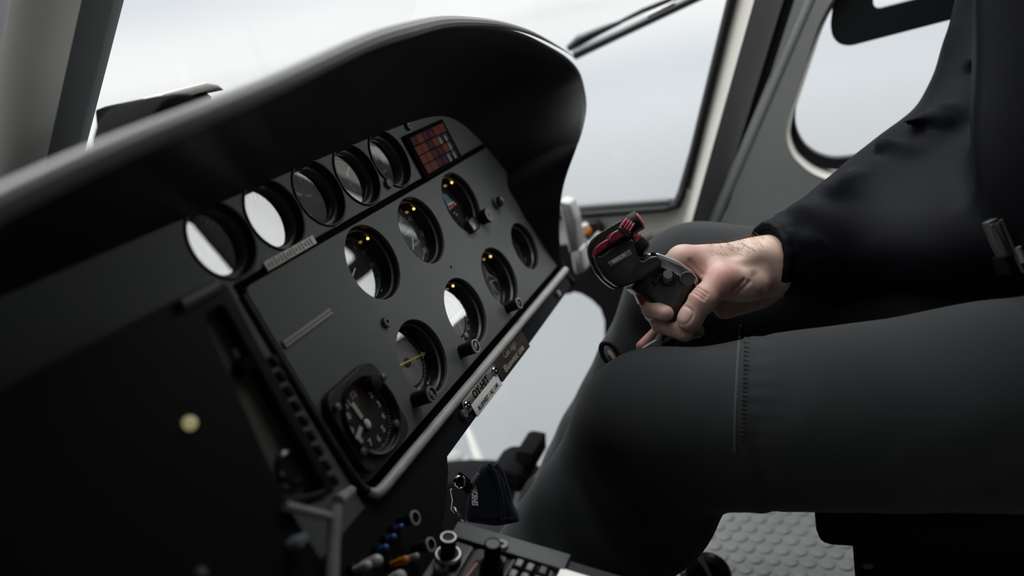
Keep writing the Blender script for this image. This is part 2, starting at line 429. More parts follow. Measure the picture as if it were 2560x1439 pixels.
# front door post: cream face, grey face, dark joint
LN = [liney((1835, 0), (1707, 505), 1.17), liney((1886, 0), (1731, 548), 1.155), liney((1957, 0), (1795, 524), 1.175), liney((1962, 0), (1800, 524), 1.20), liney((1987, 0), (1820, 520), 1.20)]
XS = [1.185, 1.150, 1.185, 1.20, 1.20]
def strip(i, j, z0, z1, extra=None):
    g = G(); rows = []
    for z in np.linspace(z0, z1, 14): rows.append([(LN[k](z), z, XS[k]) for k in range(i, j + 1)])
    g.grid(rows, WM); return g
g = strip(0, 1, 0.36, 1.24); tag(g.out('trim_2', CREAM, sharp=20), kind='structure')
g = strip(1, 2, 0.36, 1.24); tag(g.out('trim_12', DOORG, sharp=20), kind='structure')
g = strip(2, 4, 0.36, 1.24); tag(g.out('trim_3', RUBBER, sharp=20), kind='structure')
# raised rib along the rear door edge
g = G(); ra, rb = liney((1998, 40), (1843, 403), 1.168), None
g.tube([(ra(z) - 0.006, z, 1.178) for z in np.linspace(0.4, 1.24, 12)], 0.010, 12, WM)
tag(g.out('trim_4', DOORG), kind='structure')

# front door window: opening, black seal, sill
fr = [yz(1815, 0), yz(1722, 380), yz(1693, 480), yz(1680, 508), yz(1655, 514), yz(1460, 528)]
fo = [yz(1835, 0), yz(1738, 385), yz(1712, 495), yz(1700, 520), yz(1668, 530), yz(1460, 546)]
def ext(P, top):
    a, b = P[0], P[1]; s = (a[0] - b[0]) / (a[1] - b[1]); c, d = P[-1], P[-2]; t = (c[1] - d[1]) / (c[0] - d[0])
    return [(a[0] + s * (top - a[1]), top)] + P + [(0.95, c[1] + t * (0.95 - c[0]))]
fr, fo = ext(fr, 1.2), ext(fo, 1.2)
g = G()
rows = []
for a, b in zip(fr, fo): rows.append([(a[0], a[1], 1.20), (a[0], a[1], 1.172), (0.5 * (a[0] + b[0]), 0.5 * (a[1] + b[1]), 1.166), (b[0], b[1], 1.172), (b[0], b[1], 1.20)])
g.grid(rows, WM); w2 = g.out('window_2', RUBBER, sharp=60); tag(w2, kind='structure')
g = G(); P = fr + [(0.95, 1.2)]; g.add([(p[0], p[1], 1.199) for p in P], [tuple(range(len(P)))], WM)
g.out('pane', PANE, w2)
g = G(); a, b = yz(1470, 517, 1.163), yz(1676, 503, 1.163)
g.tube([(0.95, a[1], 1.163), (a[0], a[1], 1.163), (b[0], b[1], 1.163)], [0.0065, 0.0065, 0.006], 10, WM); g.out('sill', GREYP, w2)
# cream lower trim under the sill, rounded towards the post
g = G()
P = [(0.95, fo[-1][1]), (fo[-2][0], fo[-2][1]), (fo[-3][0], fo[-3][1]), (LN[0](0.47), 0.47), (LN[1](0.45), 0.45), (LN[1](0.36), 0.36), (0.95, 0.335)]
g.prism(P, 1.174, 1.20, 0.0, WM)
tag(g.out('trim_5', CREAM), kind='structure')
# dark lower door lining with the rounded edge of the lower nose window
g = G()
P = [(0.95, 0.40), (0.2, 0.40), (0.2, 0.0), (0.41, 0.0), (0.405, 0.16), yz(1512, 870), yz(1512, 800), yz(1502, 770), yz(1480, 748), yz(1455, 733), yz(1437, 728), yz(1425, 733), (0.95, 0.30)]
g.prism(P, 1.168, 1.185, 0.0, WM)
tag(g.out('trim_6', BLACK), kind='structure')
g = G(); g.add([(0.38, 0.40, 1.18), (0.95, 0.40, 1.18), (0.95, -0.3, 1.18), (0.38, -0.3, 1.18)], [(0, 1, 2, 3)], WM)
w4 = g.out('window_4', PANE); tag(w4, kind='structure')
# windscreen post at the left
PA = [((310, 0), (235, 290), 0.64), ((285, 0), (214, 290), 0.60), ((204, 0), (121, 375), 0.585), ((150, 0), (78, 300), 0.57), ((62, 0), (12, 270), 0.572), ((30, 0), (-20, 260), 0.576), ((19, 0), (-31, 250), 0.60), ((-40, 0), (-90, 250), 0.64)]
def post(i, j, name, m):
    g = G(); rows = []
    for t in np.linspace(-3.4, 4.0, 26):
        r = []
        for a, b, y in PA[i:j + 1]:
            a, b = np.array(a, float), np.array(b, float); q = a + (t / 1.0) * (b - a) * 0.75
            r.append(PYy(q[0], q[1], y + 0.010 * (t - 0.5)))
        rows.append(r)
    g.grid(rows); return tag(g.out(name, m, sharp=50), kind='structure')
post(0, 2, 'trim_7', RUBBER); post(2, 5, 'trim_8', POSTG); post(5, 7, 'trim_9', BLACK)
# windscreen
g = G(); rows = []
for t in np.linspace(0, 1, 12):
    y = 0.98 - 0.62 * t ** 1.25; z = 0.36 + 0.88 * t
    rows.append([(x, y - 0.10 * ((x - 0.3) / 0.9) ** 2, z) for x in np.linspace(-0.55, 1.195, 14)])
g.grid(rows); w1 = g.out('window_1', PANE); tag(w1, kind='structure')
# roof, rear bulkhead and left side of the cabin
g = G(); cl0 = poly_plate('ceiling', [(-0.58, -1.35), (1.22, -1.35), (1.22, 0.45), (-0.58, 0.45)], [rrect(0.42, 0.52, 0.06, cx=0.95, cy=0.10)], 0.03, CEILM, None, T(0, 0, 1.27)); tag(cl0, kind='structure')
g = G(); g.add([(0.44, -0.16, 1.255), (1.16, -0.16, 1.255), (1.16, 0.40, 1.255), (0.44, 0.40, 1.255)], [(0, 1, 2, 3)]); tag(g.out('window_5', PANE), kind='structure')
g = G(); g.box((0.32, -1.37, 0.62), (1.8, 0.04, 1.3)); tag(g.out('wall_back', CEILM, smooth=False), kind='structure')
wl = poly_plate('wall_left', [(-1.35, -0.25), (1.0, -0.25), (1.0, 0.45), (0.86, 0.70), (0.60, 0.84), (0.33, 1.24), (-1.35, 1.24)], [[(-1.25, 0.62), (-0.80, 0.62), (-0.80, 1.06), (-1.25, 1.06)]], 0.02, CEILM, None, WM @ T(0, 0, -0.55))
tag(wl, kind='structure')
wf = poly_plate('wall_front', [(-0.56, -0.25), (0.50, -0.25), (0.50, 0.46), (-0.56, 0.46)], [], 0.02, CEILM, None, frame((0, 0.90, 0), (1, 0, 0), (0, 0, 1), (0, -1, 0))); tag(wf, kind='structure')
g = G(); g.box((-0.03, 0.72, -0.24), (1.06, 0.38, 0.02)); g.box((0.50, 0.72, 0.0), (0.02, 0.36, 0.48)); tag(g.out('trim_11', BLACKM, smooth=False), kind='structure')
g = G(); g.box((0.31, 0.40, 0.002), (1.70, 0.27, 0.004)); tag(g.out('trim_14', BLACKM, smooth=False), kind='structure')
g = G(); g.prism(wpx([(1100, 1174), (1165, 1170), (1215, 1172), (1330, 1185), (1430, 1300), (1300, 1360), (1095, 1360)], 1.0), 0.96, 1.03, 0.004, WM); tag(g.out('trim_13', BLACKM), kind='structure')
# the sea far below
g = G(); n = 48
g.add([(0, 0, -60)] + [(9000 * math.cos(2 * PI * i / n), 9000 * math.sin(2 * PI * i / n), -60) for i in range(n)], [(0, i + 1, (i + 1) % n + 1) for i in range(n)])
SEA = mat('sea_water', (0.032, 0.036, 0.037), 0.12, spec=0.5, coat=1.0, var=0.02, vscale=0.003)
tag(g.out('sea', SEA, smooth=False), kind='structure')

# ================================================================== INSTRUMENT PANEL
BIG = 0.0358; SML = 0.0298
BIGC = {'A': (0.0015, -0.001), 'B': (0.0975, 0.0), 'C': (0.197, 0.0), 'D': (-0.0035, 0.0965), 'E': (0.0985, 0.0945), 'F': (0.195, 0.0945), 'H': (0.287, 0.0885)}
SMC = [(-0.1448 + 0.0635 * i, -0.0770) for i in range(5)]
CLOCK = (-0.1125, 0.0975)
P0 = pframe(0, 0, 0)
ip = empty('dashboard', P0, 'dark grey grained instrument panel full of round gauges under the black hood', 'instrument panel')
def L(px, py, d=0.0):
    u, v = uvp(px, py, d); return (u, -v)
# backing
g = G(); g.box((-0.13, 0.02, -0.026), (0.98, 0.26, 0.004)); g.out('backing_plate', BLACKM, ip)
# strip that carries the five small gauges (runs down at its left end)
strip_o = round_poly([(0.352, 0.108), (-0.62, 0.108), (-0.62, -0.15), (-0.160, -0.15), (-0.160, 0.0455), (0.352, 0.0455)], 0.003)
poly_plate('gauge_strip', strip_o, [(u, -v, SML + 0.0026) for u, v in SMC], 0.004, PANEL, ip, bev=0.0008)
main_o = round_poly([(0.352, 0.0380), (-0.150, 0.0380), (-0.150, -0.138), (0.352, -0.138)], [0.002, 0.006, 0.012, 0.002])
poly_plate('main_plate', main_o, [(u, -v, BIG + 0.0006) for k, (u, v) in BIGC.items() if k != 'H'] + [(BIGC['H'][0], -BIGC["H"][1], 0.0312), (*L(1128, 668), 0.0022)], 0.004, PANEL, ip, bev=0.0008)
g = G(); g.box((-0.13, 0.02, -0.0075), (0.98, 0.26, 0.001))
gapb = poly_plate('gap_backing', [(0.352, 0.108), (-0.62, 0.108), (-0.62, -0.15), (0.352, -0.15)], [(u, -v, BIG + .001) for u, v in BIGC.values()] + [(u, -v, SML + .001) for u, v in SMC], 0.001, BLACKM, ip, T(0, 0, -0.0075))
# rolled lip along the lower edge and left side
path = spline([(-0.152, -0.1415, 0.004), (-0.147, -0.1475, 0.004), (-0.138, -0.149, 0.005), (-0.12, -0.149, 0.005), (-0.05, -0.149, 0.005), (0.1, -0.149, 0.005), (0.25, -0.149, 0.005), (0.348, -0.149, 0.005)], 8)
g = G(); g.tube(spline([(-0.1565, 0.035, 0.0005), (-0.1565, -0.05, 0.001), (-0.156, -0.11, 0.002), (-0.1545, -0.134, 0.003), (-0.152, -0.1415, 0.004)], 6), 0.0030, 12); g.out('side_edge', PANELD, ip)  # unlit left run of the edge, its shade put in as black
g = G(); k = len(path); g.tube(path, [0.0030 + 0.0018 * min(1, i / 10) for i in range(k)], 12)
LIPM = mat('worn_lip_paint', (0.34, 0.34, 0.32), 0.45, bump=0.5, bscale=260, bdist=0.0008, var=0.12, vscale=60)  # worn paint, lightened for the window light the lip catches
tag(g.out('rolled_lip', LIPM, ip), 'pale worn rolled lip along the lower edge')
# black flange below, with a deeper left part
c1 = L(1115, 1140); c2 = L(1425, 715)
fl = [(0.352, -0.15), (-0.62, -0.15), (-0.62, -0.40), L(1085, 1470), L(1108, 1290), L(1118, 1180), (c1[0], c1[1]), (c2[0], c2[1])]
poly_plate('lower_flange', fl, [], 0.006, mat('flange_black', (0.008, 0.0085, 0.010), 0.55, spec=0.2, bump=0.1, bscale=400), ip, T(0, 0, 0.001), bev=0.001)
# screws
def screw(px, py, r, m, parent=ip, d=0.0, h=0.0035):
    x, y = L(px, py, d); g = G(); g.lathe([(r, 0), (r, h * 0.5), (r * 0.85, h), (r * 0.35, h), (r * 0.30, h * 0.45), (0, h * 0.45)], 24, T(x, y, d)); return g.out('screw', m, parent)
screw(962, 806, 0.0050, GREYP); screw(1018, 318, 0.0042, STEEL); screw(1157, 1035, 0.0046, ALU, d=0.002); screw(1393, 734, 0.0045, ALU, d=0.002)

TUBEM = mat('gauge_tube', (0.010, 0.0095, 0.009), 0.3, spec=0.5)
RINGM = mat('gauge_ring', (0.085, 0.085, 0.082), 0.4)

class Gauge:
    def __init__(s, name, u, v, label, cat='gauge', group=None, d=0.0):
        s.u, s.v = u, v; s.root = empty(name, pframe(u, v, d), label, cat, group); s.d = d
    def at(s, px, py, z=0.0):
        a, b = uvp(px, py, s.d + z); return (a - s.u, -(b - s.v))
    def ribbon(s, g, pts, w, z, closed=False):
        P = [np.array(p, float) for p in pts]; rows = []
        for i, p in enumerate(P):
            t = norm(P[min(i + 1, len(P) - 1)] - P[max(i - 1, 0)]); nn = np.array([-t[1], t[0]]) * w / 2
            rows.append([(*(p + nn), z), (*(p - nn), z)])
        return g.grid(rows)
    def arc(s, g, r, a0, a1, w, z, n=40): return s.ribbon(g, [(r * math.cos(a0 + (a1 - a0) * i / n), r * math.sin(a0 + (a1 - a0) * i / n)) for i in range(n + 1)], w, z)
    def ticks(s, g, r0, r1, a0, a1, n, w, z, major=0, rm=None):
        for i in range(n):
            a = a0 + (a1 - a0) * i / max(1, n - 1); q = rm if (major and i % major == 0) else r0
            s.ribbon(g, [(q * math.cos(a), q * math.sin(a)), (r1 * math.cos(a), r1 * math.sin(a))], w * (1.5 if major and i % major == 0 else 1), z)

def big_gauge(name, key, label, group='round instruments in the main panel', face=DIAL, rface=0.0300, dz=-0.020, bulb=True, bulb_a=38, tilt=(0, 0), glass=True, r=BIG):
    u, v = BIGC[key]; q = Gauge(name, u, v, label, 'gauge', group); q.dz = dz
    g = G(); g.lathe([(r - 0.0002, -0.003), (r - 0.0006, -0.006), (r - 0.0015, -0.012), (rface + 0.0022, dz + 0.001), (rface + 0.0004, dz - 0.003)], 64); g.out('housing', TUBEM, q.root, sharp=50)
    g = G(); g.lathe([(r - 0.0008, -0.0078), (r - 0.0020, -0.0066), (r - 0.0034, -0.0085)], 64); g.out('bezel_ring', RINGM, q.root)
    g = G(); g.cyl(rface + 0.0015, dz - 0.002, dz, 56); q.face = g.out('dial_face', face, q.root)
    if glass:
        g = G(); g.cyl(rface + 0.0004, dz + 0.0035, dz + 0.0040, 56); g.out('cover_glass', GAUGEGL, q.root, RX(tilt[0]) @ RY(tilt[1]), sharp=20)
    if bulb:
        a = math.radians(bulb_a); g = G(); g.ball(0.0016, ((r - 0.0040) * math.cos(a), (r - 0.0040) * math.sin(a), -0.0115)); g.out('lamp_bulb', BULB, q.root)
    return q
def knob(root, x, y, z0, z1, r, m=BLACK, cap_ring=True, txt=None, tm=DIMW, rot=0.0, flare=0.0, name='knob'):
    g = G(); g.lathe([(0, z0), (r * 0.92 + flare, z0), (r * 0.95, z0 + 0.4 * (z1 - z0)), (r, z1 - 0.0012), (r * 0.93, z1), (r * 0.80, z1), (r * 0.78, z1 - 0.0006), (0, z1 - 0.0006)], 32, T(x, y, 0))
    k = g.out(name, m, root)
    if cap_ring:
        g = G(); g.lathe([(r * 1.01, z1 - 0.0012), (r * 0.96, z1 + 0.0002), (r * 0.80, z1 + 0.0002), (r * 0.79, z1 - 0.0004)], 32, T(x, y, 0)); g.out('rim', ALU, k)
    if txt:
        g = G(); g.add(*text_mesh(txt, r * 0.72, T(x, y, z1 - 0.0004) @ RZ(rot), sx=0.9)); g.out('lettering', tm, k)
    return k

# --- A: upper left, tick scale at the right, strong sky reflection
q = big_gauge('dial_gauge', 'A', 'round gauge left of the airspeed dial, bright window glare across its left half', tilt=(0.0, 0.0)); z = q.dz + 0.0004
g = G(); q.ticks(g, 0.0262, 0.0292, math.radians(60), math.radians(-75), 28, 0.00035, z, 7, 0.0240)
g.add(*text_mesh('10', 0.0058, T(0.019, 0.010, z) @ RZ(-0.2))); g.add(*text_mesh('5', 0.0058, T(0.012, 0.018, z))); g.add(*text_mesh('15', 0.0058, T(0.021, -0.004, z))); g.out('scale', DIMW, q.root)
g = G(); q.arc(g, 0.0296, math.radians(100), math.radians(-85), 0.0012, z); g.out('blue_scale_edge', mat('scale_blue', (0.05, 0.10, 0.20), .6), q.root)
g = G(); a = q.at(892, 668, -0.017); b = q.at(884, 690, -0.017); q.ribbon(g, [a, b], 0.002, z + 0.0008); g.out('needle', WHITE, q.root)
# --- B: airspeed indicator
q = big_gauge('airspeed_indicator', 'B', 'airspeed dial with a green arc and the numbers 30 40 60 80', face=DIALG, bulb_a=42); z = q.dz + 0.0004
at = lambda px, py: q.at(px, py, q.dz)
g = G()
for a, b in (((1001, 524), (1004, 533)), ((1021, 525), (1024, 536)), ((1047, 545), (1043, 553)), ((1072, 577), (1062, 578)), ((1081, 610), (1071, 611)), ((1076, 640), (1066, 636))): q.ribbon(g, [at(*a), at(*b)], 0.0011, z)
for s_, p, sz in (('30', (1001, 550), 0.0078), ('40', (1025, 548), 0.0085), ('60', (1057, 583), 0.0085), ('80', (1063, 626), 0.0085), ('AIRSPEED', (1019, 581), 0.0042), ('KNOTS', (1041, 609), 0.0046)):
    x, y = at(*p); g.add(*text_mesh(s_, sz, T(x, y, z), bold=0.0001))
g.out('scale', mat('marking_soft', (0.42, 0.44, 0.42), 0.6), q.root)
g = G(); P = spline([at(*p) for p in ((1022, 532), (1034, 540), (1047, 552), (1060, 568), (1069, 585), (1076, 608), (1077, 630), (1070, 649))], 5); q.ribbon(g, P, 0.0013, z + 0.0001); g.out('green_arc', GREEN, q.root)
g = G(); q.ribbon(g, [at(1030, 596), at(1031, 625)], 0.0020, z + 0.0006); g.out('needle', WHITE, q.root)
# --- C: artificial horizon, mostly in shade
q = big_gauge('attitude_indicator', 'C', 'artificial horizon in shade, pale blue band and orange flags, right of airspeed dial', bulb_a=48); z = q.dz + 0.0004
at = lambda px, py: q.at(px, py, q.dz)
g = G(); g.prism([at(1103, 484), at(1114, 486), at(1131, 505), at(1134, 508), at(1118, 513), at(1108, 500)], z, z + 0.0008); g.out('horizon_ball', SKYB, q.root, smooth=False)
g = G(); q.ribbon(g, [at(1117, 513.5), at(1132, 506)], 0.0022, z + 0.0012); g.out('horizon_line', WHITE, q.root)
FLAG = mat('flag_orange', (0.55, 0.12, 0.05), 0.5, emit=(1, 0.25, 0.12), estr=0.10)
for a, b in (((1132, 513), (1137, 509)), ((1126, 518), (1129, 516)), ((1121, 523), (1123, 521))):
    g = G(); q.ribbon(g, [at(*a), at(*b)], 0.0030, z + 0.0012); g.out('flag', FLAG, q.root)
g = G()
for a, b in (((1131, 535), (1136, 531)), ((1137, 540), (1142, 535))): q.ribbon(g, [at(*a), at(*b)], 0.0015, z + 0.0012)
g.out('scale', DIMW, q.root)
x, y = q.at(1223, 536, 0.010); knob(q.root, x, y, -0.002, 0.010, 0.0088, BLACK, False); k = q.root.children[-1]
g = G(); g.cyl(0.0082, 0.0096, 0.0101, 32, M=T(x, y, 0)); g.cyl(0.0016, 0.0096, 0.0110, 16, M=T(x, y, 0)); g.out('knob_cap', mat('knob_cap_grey', (0.11, 0.11, 0.11), 0.5), q.root)
x, y = q.at(1186, 560, 0.006); g = G(); g.box((x, y, 0.003), (0.020, 0.016, 0.008), 0.003); g.out('cage_tab', BLACKG, q.root)
# --- D: heading indicator
q = big_gauge('heading_indicator', 'D', 'compass dial with a yellow course arrow and HDG knob, lower middle of the panel', bulb=False, rface=0.0308, tilt=(math.radians(1.2), 0)); z = q.dz + 0.0004
at = lambda px, py: q.at(px, py, q.dz)
c0 = np.array(at(1031, 903)); g = G()
for i in range(72):
    a = math.radians(5 * i + 2); ro = 0.0272; ri = ro - (0.0030 if i % 2 == 0 else 0.0018)
    q.ribbon(g, [(ri * math.cos(a) + 0, ri * math.sin(a)), (ro * math.cos(a), ro * math.sin(a))], 0.00055, z)
for s_, p, rt in (('6', (1036, 829), 0.9), ('E', (1059, 851), 0.55), ('12', (1073, 889), 0.12), ('15', (1078, 927), -0.35), ('S', (1069, 958), -0.8), ('21', (1047, 973), -1.3), ('3', (1012, 826), 1.5)):
    x, y = at(*p); a = math.atan2(y, x); g.add(*text_mesh(s_, 0.0062, T(0.0287 * math.cos(a) * 0.80, 0.0287 * math.sin(a) * 0.80, z) @ RZ(a - PI / 2) if False else T(x, y, z) @ RZ(a - PI / 2), bold=0.00012))
g.out('compass_card', WHITE, q.root)
g = G(); q.arc(g, 0.0225, 0, 2 * PI, 0.0005, z, 64); g.out('card_ring', DIALG, q.root)
zz = z + 0.0022
tip = np.array(q.at(1063, 882, q.dz + .002)); tail = np.array(q.at(998, 913, q.dz + .002)); dirv = norm(tip - tail); nv = np.array([-dirv[1], dirv[0]])
g = G(); q.ribbon(g, [tail, tip - dirv * 0.006], 0.0018, zz)
g.prism([tuple(tip), tuple(tip - dirv * 0.0075 + nv * 0.0030), tuple(tip - dirv * 0.0060), tuple(tip - dirv * 0.0075 - nv * 0.0030)], zz, zz + 0.0004); g.out('course_arrow', YEL, q.root, smooth=False)
a1 = np.array(q.at(1026, 893, q.dz + .002)); a2 = np.array(q.at(1039, 916, q.dz + .002)); av = norm(a2 - a1); an = np.array([-av[1], av[0]])
g = G(); q.ribbon(g, [a1, a2], 0.0010, zz + 0.0006); q.ribbon(g, [a1 + av * .005 - an * 0.0042, a1 + av * .005 + an * 0.0042], 0.0012, zz + 0.0006); q.ribbon(g, [a2 - an * 0.0016, a2 + an * 0.0016], 0.0009, zz + 0.0006); g.out('aircraft_symbol', mat('symbol_ochre', (0.42, 0.30, 0.06), .6), q.root)
g = G(); g.cyl(0.0222, z - 0.0002, z + 0.0001, 48); g.out('card_centre', mat('card_purple_grey', (0.20, 0.185, 0.205), .6), q.root)  # disc colour paints the door and sill reflected in the glass
g = G(); g.cyl(0.0045, z, z + 0.001, 24); g.out('hub', BLACK, q.root)
x, y = q.at(1081, 984, 0.020); knob(q.root, x, y, -0.001, 0.020, 0.0072, BLACK, True, 'HDG', mat('knob_letter', (0.30, 0.36, 0.28), .6), rot=-1.25, name='heading_knob')
# --- E: course deviation indicator
q = big_gauge('course_indicator', 'E', 'course deviation dial with crossed white pointers and an OBS knob', bulb_a=55, rface=0.0300, tilt=(math.radians(-2.2), math.radians(-4.8))); z = q.dz + 0.0004
at = lambda px, py: q.at(px, py, q.dz)
g = G(); g.cyl(0.0225, z - 0.0003, z + 0.0001, 48); g.out('dial_centre', mat('centre_grey', (0.22, 0.22, 0.215), .6), q.root)  # grey disc paints the door's reflection in the lower dial
g = G(); q.ribbon(g, [at(1119, 808), at(1153, 775)], 0.0011, z + 0.001); g.out('glide_pointer', WHITE, q.root)
g = G(); q.ribbon(g, spline([at(1106, 757), at(1121, 768), at(1138, 796), at(1147, 817), at(1153, 836)], 5), 0.0009, z + 0.0015); g.out('course_pointer', WHITE, q.root)
g = G()
for p in ((1124, 778), (1127, 784), (1129, 790), (1132, 796), (1136, 802), (1139, 808), (1142, 815), (1144, 821), (1146, 828)):
    x, y = at(*p); g.cyl(0.0006, z, z + 0.0003, 10, M=T(x, y, 0))
q.ticks(g, 0.0248, 0.0268, math.radians(60), math.radians(-120), 46, 0.0005, z)
for s_, a in (('6', 40), ('9', 20), ('E', 0), ('12', -20), ('15', -42), ('S', -64), ('21', -86)):
    a = math.radians(a - 8); g.add(*text_mesh(s_, 0.0062, T(0.0282 * math.cos(a), 0.0282 * math.sin(a), z) @ RZ(a - PI / 2), bold=0.0001))
g.out('scale', mat('marking_soft', (0.4, 0.4, 0.4)), q.root)
g = G(); a = math.radians(-75); g.box((0.0262 * math.cos(a), 0.0262 * math.sin(a), z + .0008), (0.006, 0.004, 0.001)); g.out('index_flag', IVORY, q.root)
x, y = q.at(1190, 864, 0.018); knob(q.root, x, y, -0.001, 0.018, 0.0070, BLACK, True, 'OBS', WHITE, rot=0.5, name='selector_knob')
# --- F: third of the lower row
q = big_gauge('flight_instrument', 'F', 'round instrument right of the OBS dial with fine ticks and crumpled reflections', bulb_a=45, rface=0.0305); z = q.dz + 0.0004
at = lambda px, py: q.at(px, py, q.dz)
g = G(); q.ticks(g, 0.0240, 0.0285, math.radians(40), math.radians(-110), 40, 0.0003, z); g.out('scale', DIMW, q.root)
REFLM = mat('clear_film', (0.16, 0.17, 0.17), 0.25, spec=0.8)
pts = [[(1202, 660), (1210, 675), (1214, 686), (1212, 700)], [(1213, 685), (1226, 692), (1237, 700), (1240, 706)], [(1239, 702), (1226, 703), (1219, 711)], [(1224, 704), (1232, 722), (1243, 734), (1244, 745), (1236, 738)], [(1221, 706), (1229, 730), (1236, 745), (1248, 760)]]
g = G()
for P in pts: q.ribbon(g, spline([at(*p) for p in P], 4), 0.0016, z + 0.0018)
g.out('pointer_linkage', REFLM, q.root)  # pale ribbons drawn as crumpled reflections on the dial
x, y = q.at(1299, 757, 0.017); knob(q.root, x, y, -0.001, 0.017, 0.0064, BLACK, True, 'S', WHITE, rot=-0.6, name='setting_knob')
# --- H: right most, in shade
q = big_gauge('altimeter', 'H', 'half hidden round gauge in deep shade at the far right of the panel', bulb=False, rface=0.0240, r=0.030); z = q.dz + 0.0004
at = lambda px, py: q.at(px, py, q.dz)
g = G(); q.ticks(g, 0.020, 0.0230, 0, 2 * PI - 0.2, 40, 0.0006, z, 4, 0.018); g.out('scale', DIMW, q.root)
g = G(); q.ribbon(g, [(0, 0), (-0.012, -0.010)], 0.002, z + .001); g.out('needle', DIMW, q.root)

# --- five small gauges
lab = ['small gauge at left end of the top row, glare split by a bar', 'small round gauge filled with white window glare, second from left in the top row',
       'small round gauge with one short white needle, middle of the top row', 'small round gauge with a green arc and slanted white needle in the top row', 'small round gauge reading x10 kg beside the red warning lights']
for i, (u, v) in enumerate(SMC):
    q = Gauge('engine_gauge', u, v, lab[i], 'gauge', 'small gauges in the top row')
    g = G(); g.lathe([(SML + 0.0014, 0.0), (SML + 0.0010, 0.0012), (SML - 0.0002, 0.0010), (SML - 0.0008, -0.004), (SML - 0.0012, -0.0075)], 56); g.out('bezel', PANELD, q.root)
    g = G(); g.lathe([(SML - 0.0010, -0.0070), (SML - 0.0042, -0.0072), (SML - 0.0052, -0.0085), (SML - 0.0056, -0.016)], 56); g.out('inner_ring', RINGM if i else PANEL, q.root)
    zf = -0.0150
    g = G(); g.cyl(SML - 0.0050, zf - 0.002, zf, 48); g.out('dial_face', DIAL if i != 3 else DIALG, q.root)
    g = G(); g.cyl(SML - 0.0055, zf + 0.0040, zf + 0.0044, 48); g.out('cover_glass', GAUGEGL, q.root, sharp=20)
    z = zf + 0.0004; at = lambda px, py: q.at(px, py, zf)
    g = G()
    if i == 0:
        q.ticks(g, 0.018, 0.022, 0.5, 4.2, 16, 0.0008, z); g.out('scale', DIMW, q.root)
        g = G(); g.box((0.004, 0.000, z + 0.0015), (0.0060, 0.044, 0.0016), M=RZ(0.12)); g.out('divider_bar', BLACKM, q.root)  # black bar added as the dark band across the reflected glare
    elif i == 1:
        q.ticks(g, 0.018, 0.022, 0.5, 4.2, 16, 0.0008, z); g.out('scale', DIMW, q.root)
    elif i == 2:
        for s_, p in (('1', (750, 453)), ('0', (737, 465))):
            x, y = at(*p); g.add(*text_mesh(s_, 0.0065, T(x, y, z)))
        q.ribbon(g, [at(762, 488), at(768, 492), at(772, 487), at(780, 491)], 0.0011, z); g.out('scale', mat('marking_soft'), q.root) if False else g.out('scale', DIMW, q.root)
        g = G(); q.ribbon(g, [at(739, 484), at(753, 489)], 0.0028, z + 0.0006); g.out('needle', DIMW, q.root)
    elif i == 3:
        for s_, p in (('5', (842, 415)), ('6', (857, 416)), ('4', (852, 433)), ('8', (876, 461)), ('9', (885, 474))):
            x, y = at(*p); g.add(*text_mesh(s_, 0.0060, T(x, y, z)))
        g.out('scale', DIMW, q.root)
        g = G(); q.ribbon(g, spline([at(834, 404), at(845, 403), at(860, 410), at(875, 426), at(888, 446), at(897, 458)], 5), 0.0016, z); g.out('green_arc', GREEN, q.root)
        g = G(); a, b = np.array(at(865, 441)), np.array(at(870, 417)); q.ribbon(g, [a, 0.55 * a + 0.45 * b], 0.0034, z + .0008); q.ribbon(g, [0.55 * a + 0.45 * b, b], 0.0020, z + .0008); g.out('needle', WHITE, q.root)
    else:
        for s_, p, sz in (('x10', (938, 379), 0.0058), ('kg', (936, 394), 0.0080), ('0', (926, 370), 0.0058), ('Rpm', (959, 428), 0.0060), ('5', (948, 374), 0.004)):
            x, y = at(*p); g.add(*text_mesh(s_, sz, T(x, y, z)))
        q.ticks(g, 0.021, 0.0232, math.radians(190), math.radians(60), 18, 0.0005, z); g.out('scale', DIMW, q.root)
        g = G(); g.cyl(0.003, z, z + .002, 20, M=T(*at(953, 405), 0)); g.out('hub', GREYP, q.root)
        x, y = q.at(974, 458, 0.003); g = G(); g.cyl(0.0048, 0.0, 0.0035, 24, 0.0008, T(x, y, 0)); g.out('adjust_knob', GREYP, q.root)

# --- clock at the lower left, square bezel
q = Gauge('clock', *CLOCK, 'square framed clock with white hands in the lower left of the panel', 'clock')
zc = 0.010
poly_plate('bezel', rrect(0.070, 0.070, 0.012), [(0, 0, 0.0305)], 0.009, PANELD, q.root, T(0, 0, 0.0085), bev=0.001)
g = G(); g.lathe([(0.0330, 0.0095), (0.0318, 0.0125), (0.0305, 0.0118), (0.0302, 0.002)], 56); g.out('rim', BLACKG, q.root)
g = G(); g.cyl(0.0305, 0.001, 0.003, 56); g.out('dial_face', DIAL, q.root)
z = 0.0034; at = lambda px, py: q.at(px, py, z)
g = G(); q.ticks(g, 0.0270, 0.0292, 0, 2 * PI * 59 / 60, 60, 0.0006, z, 5, 0.0262)
for n_ in range(1, 13):
    a = PI / 2 - n_ * PI / 6; g.add(*text_mesh(str(n_), 0.0075, T(0.0208 * math.cos(a), 0.0208 * math.sin(a), z), bold=0.0002))
g.out('numerals', mat('clock_white', (0.34, 0.36, 0.34), .6), q.root)
for a, b, w in (((877, 1008), (903, 1045), 0.0042), ((900, 1067), (889, 1098), 0.0042)):
    g = G(); q.ribbon(g, [at(*a), at(*b)], w, z + 0.0015); g.out('hand', mat('clock_white'), q.root)
g = G(); x, y = at(915, 1060); g.ball(0.0034, (x, y, z + .0015), sc=(1, 1.3, 0.5)); g.out('hub', WHITE, q.root)
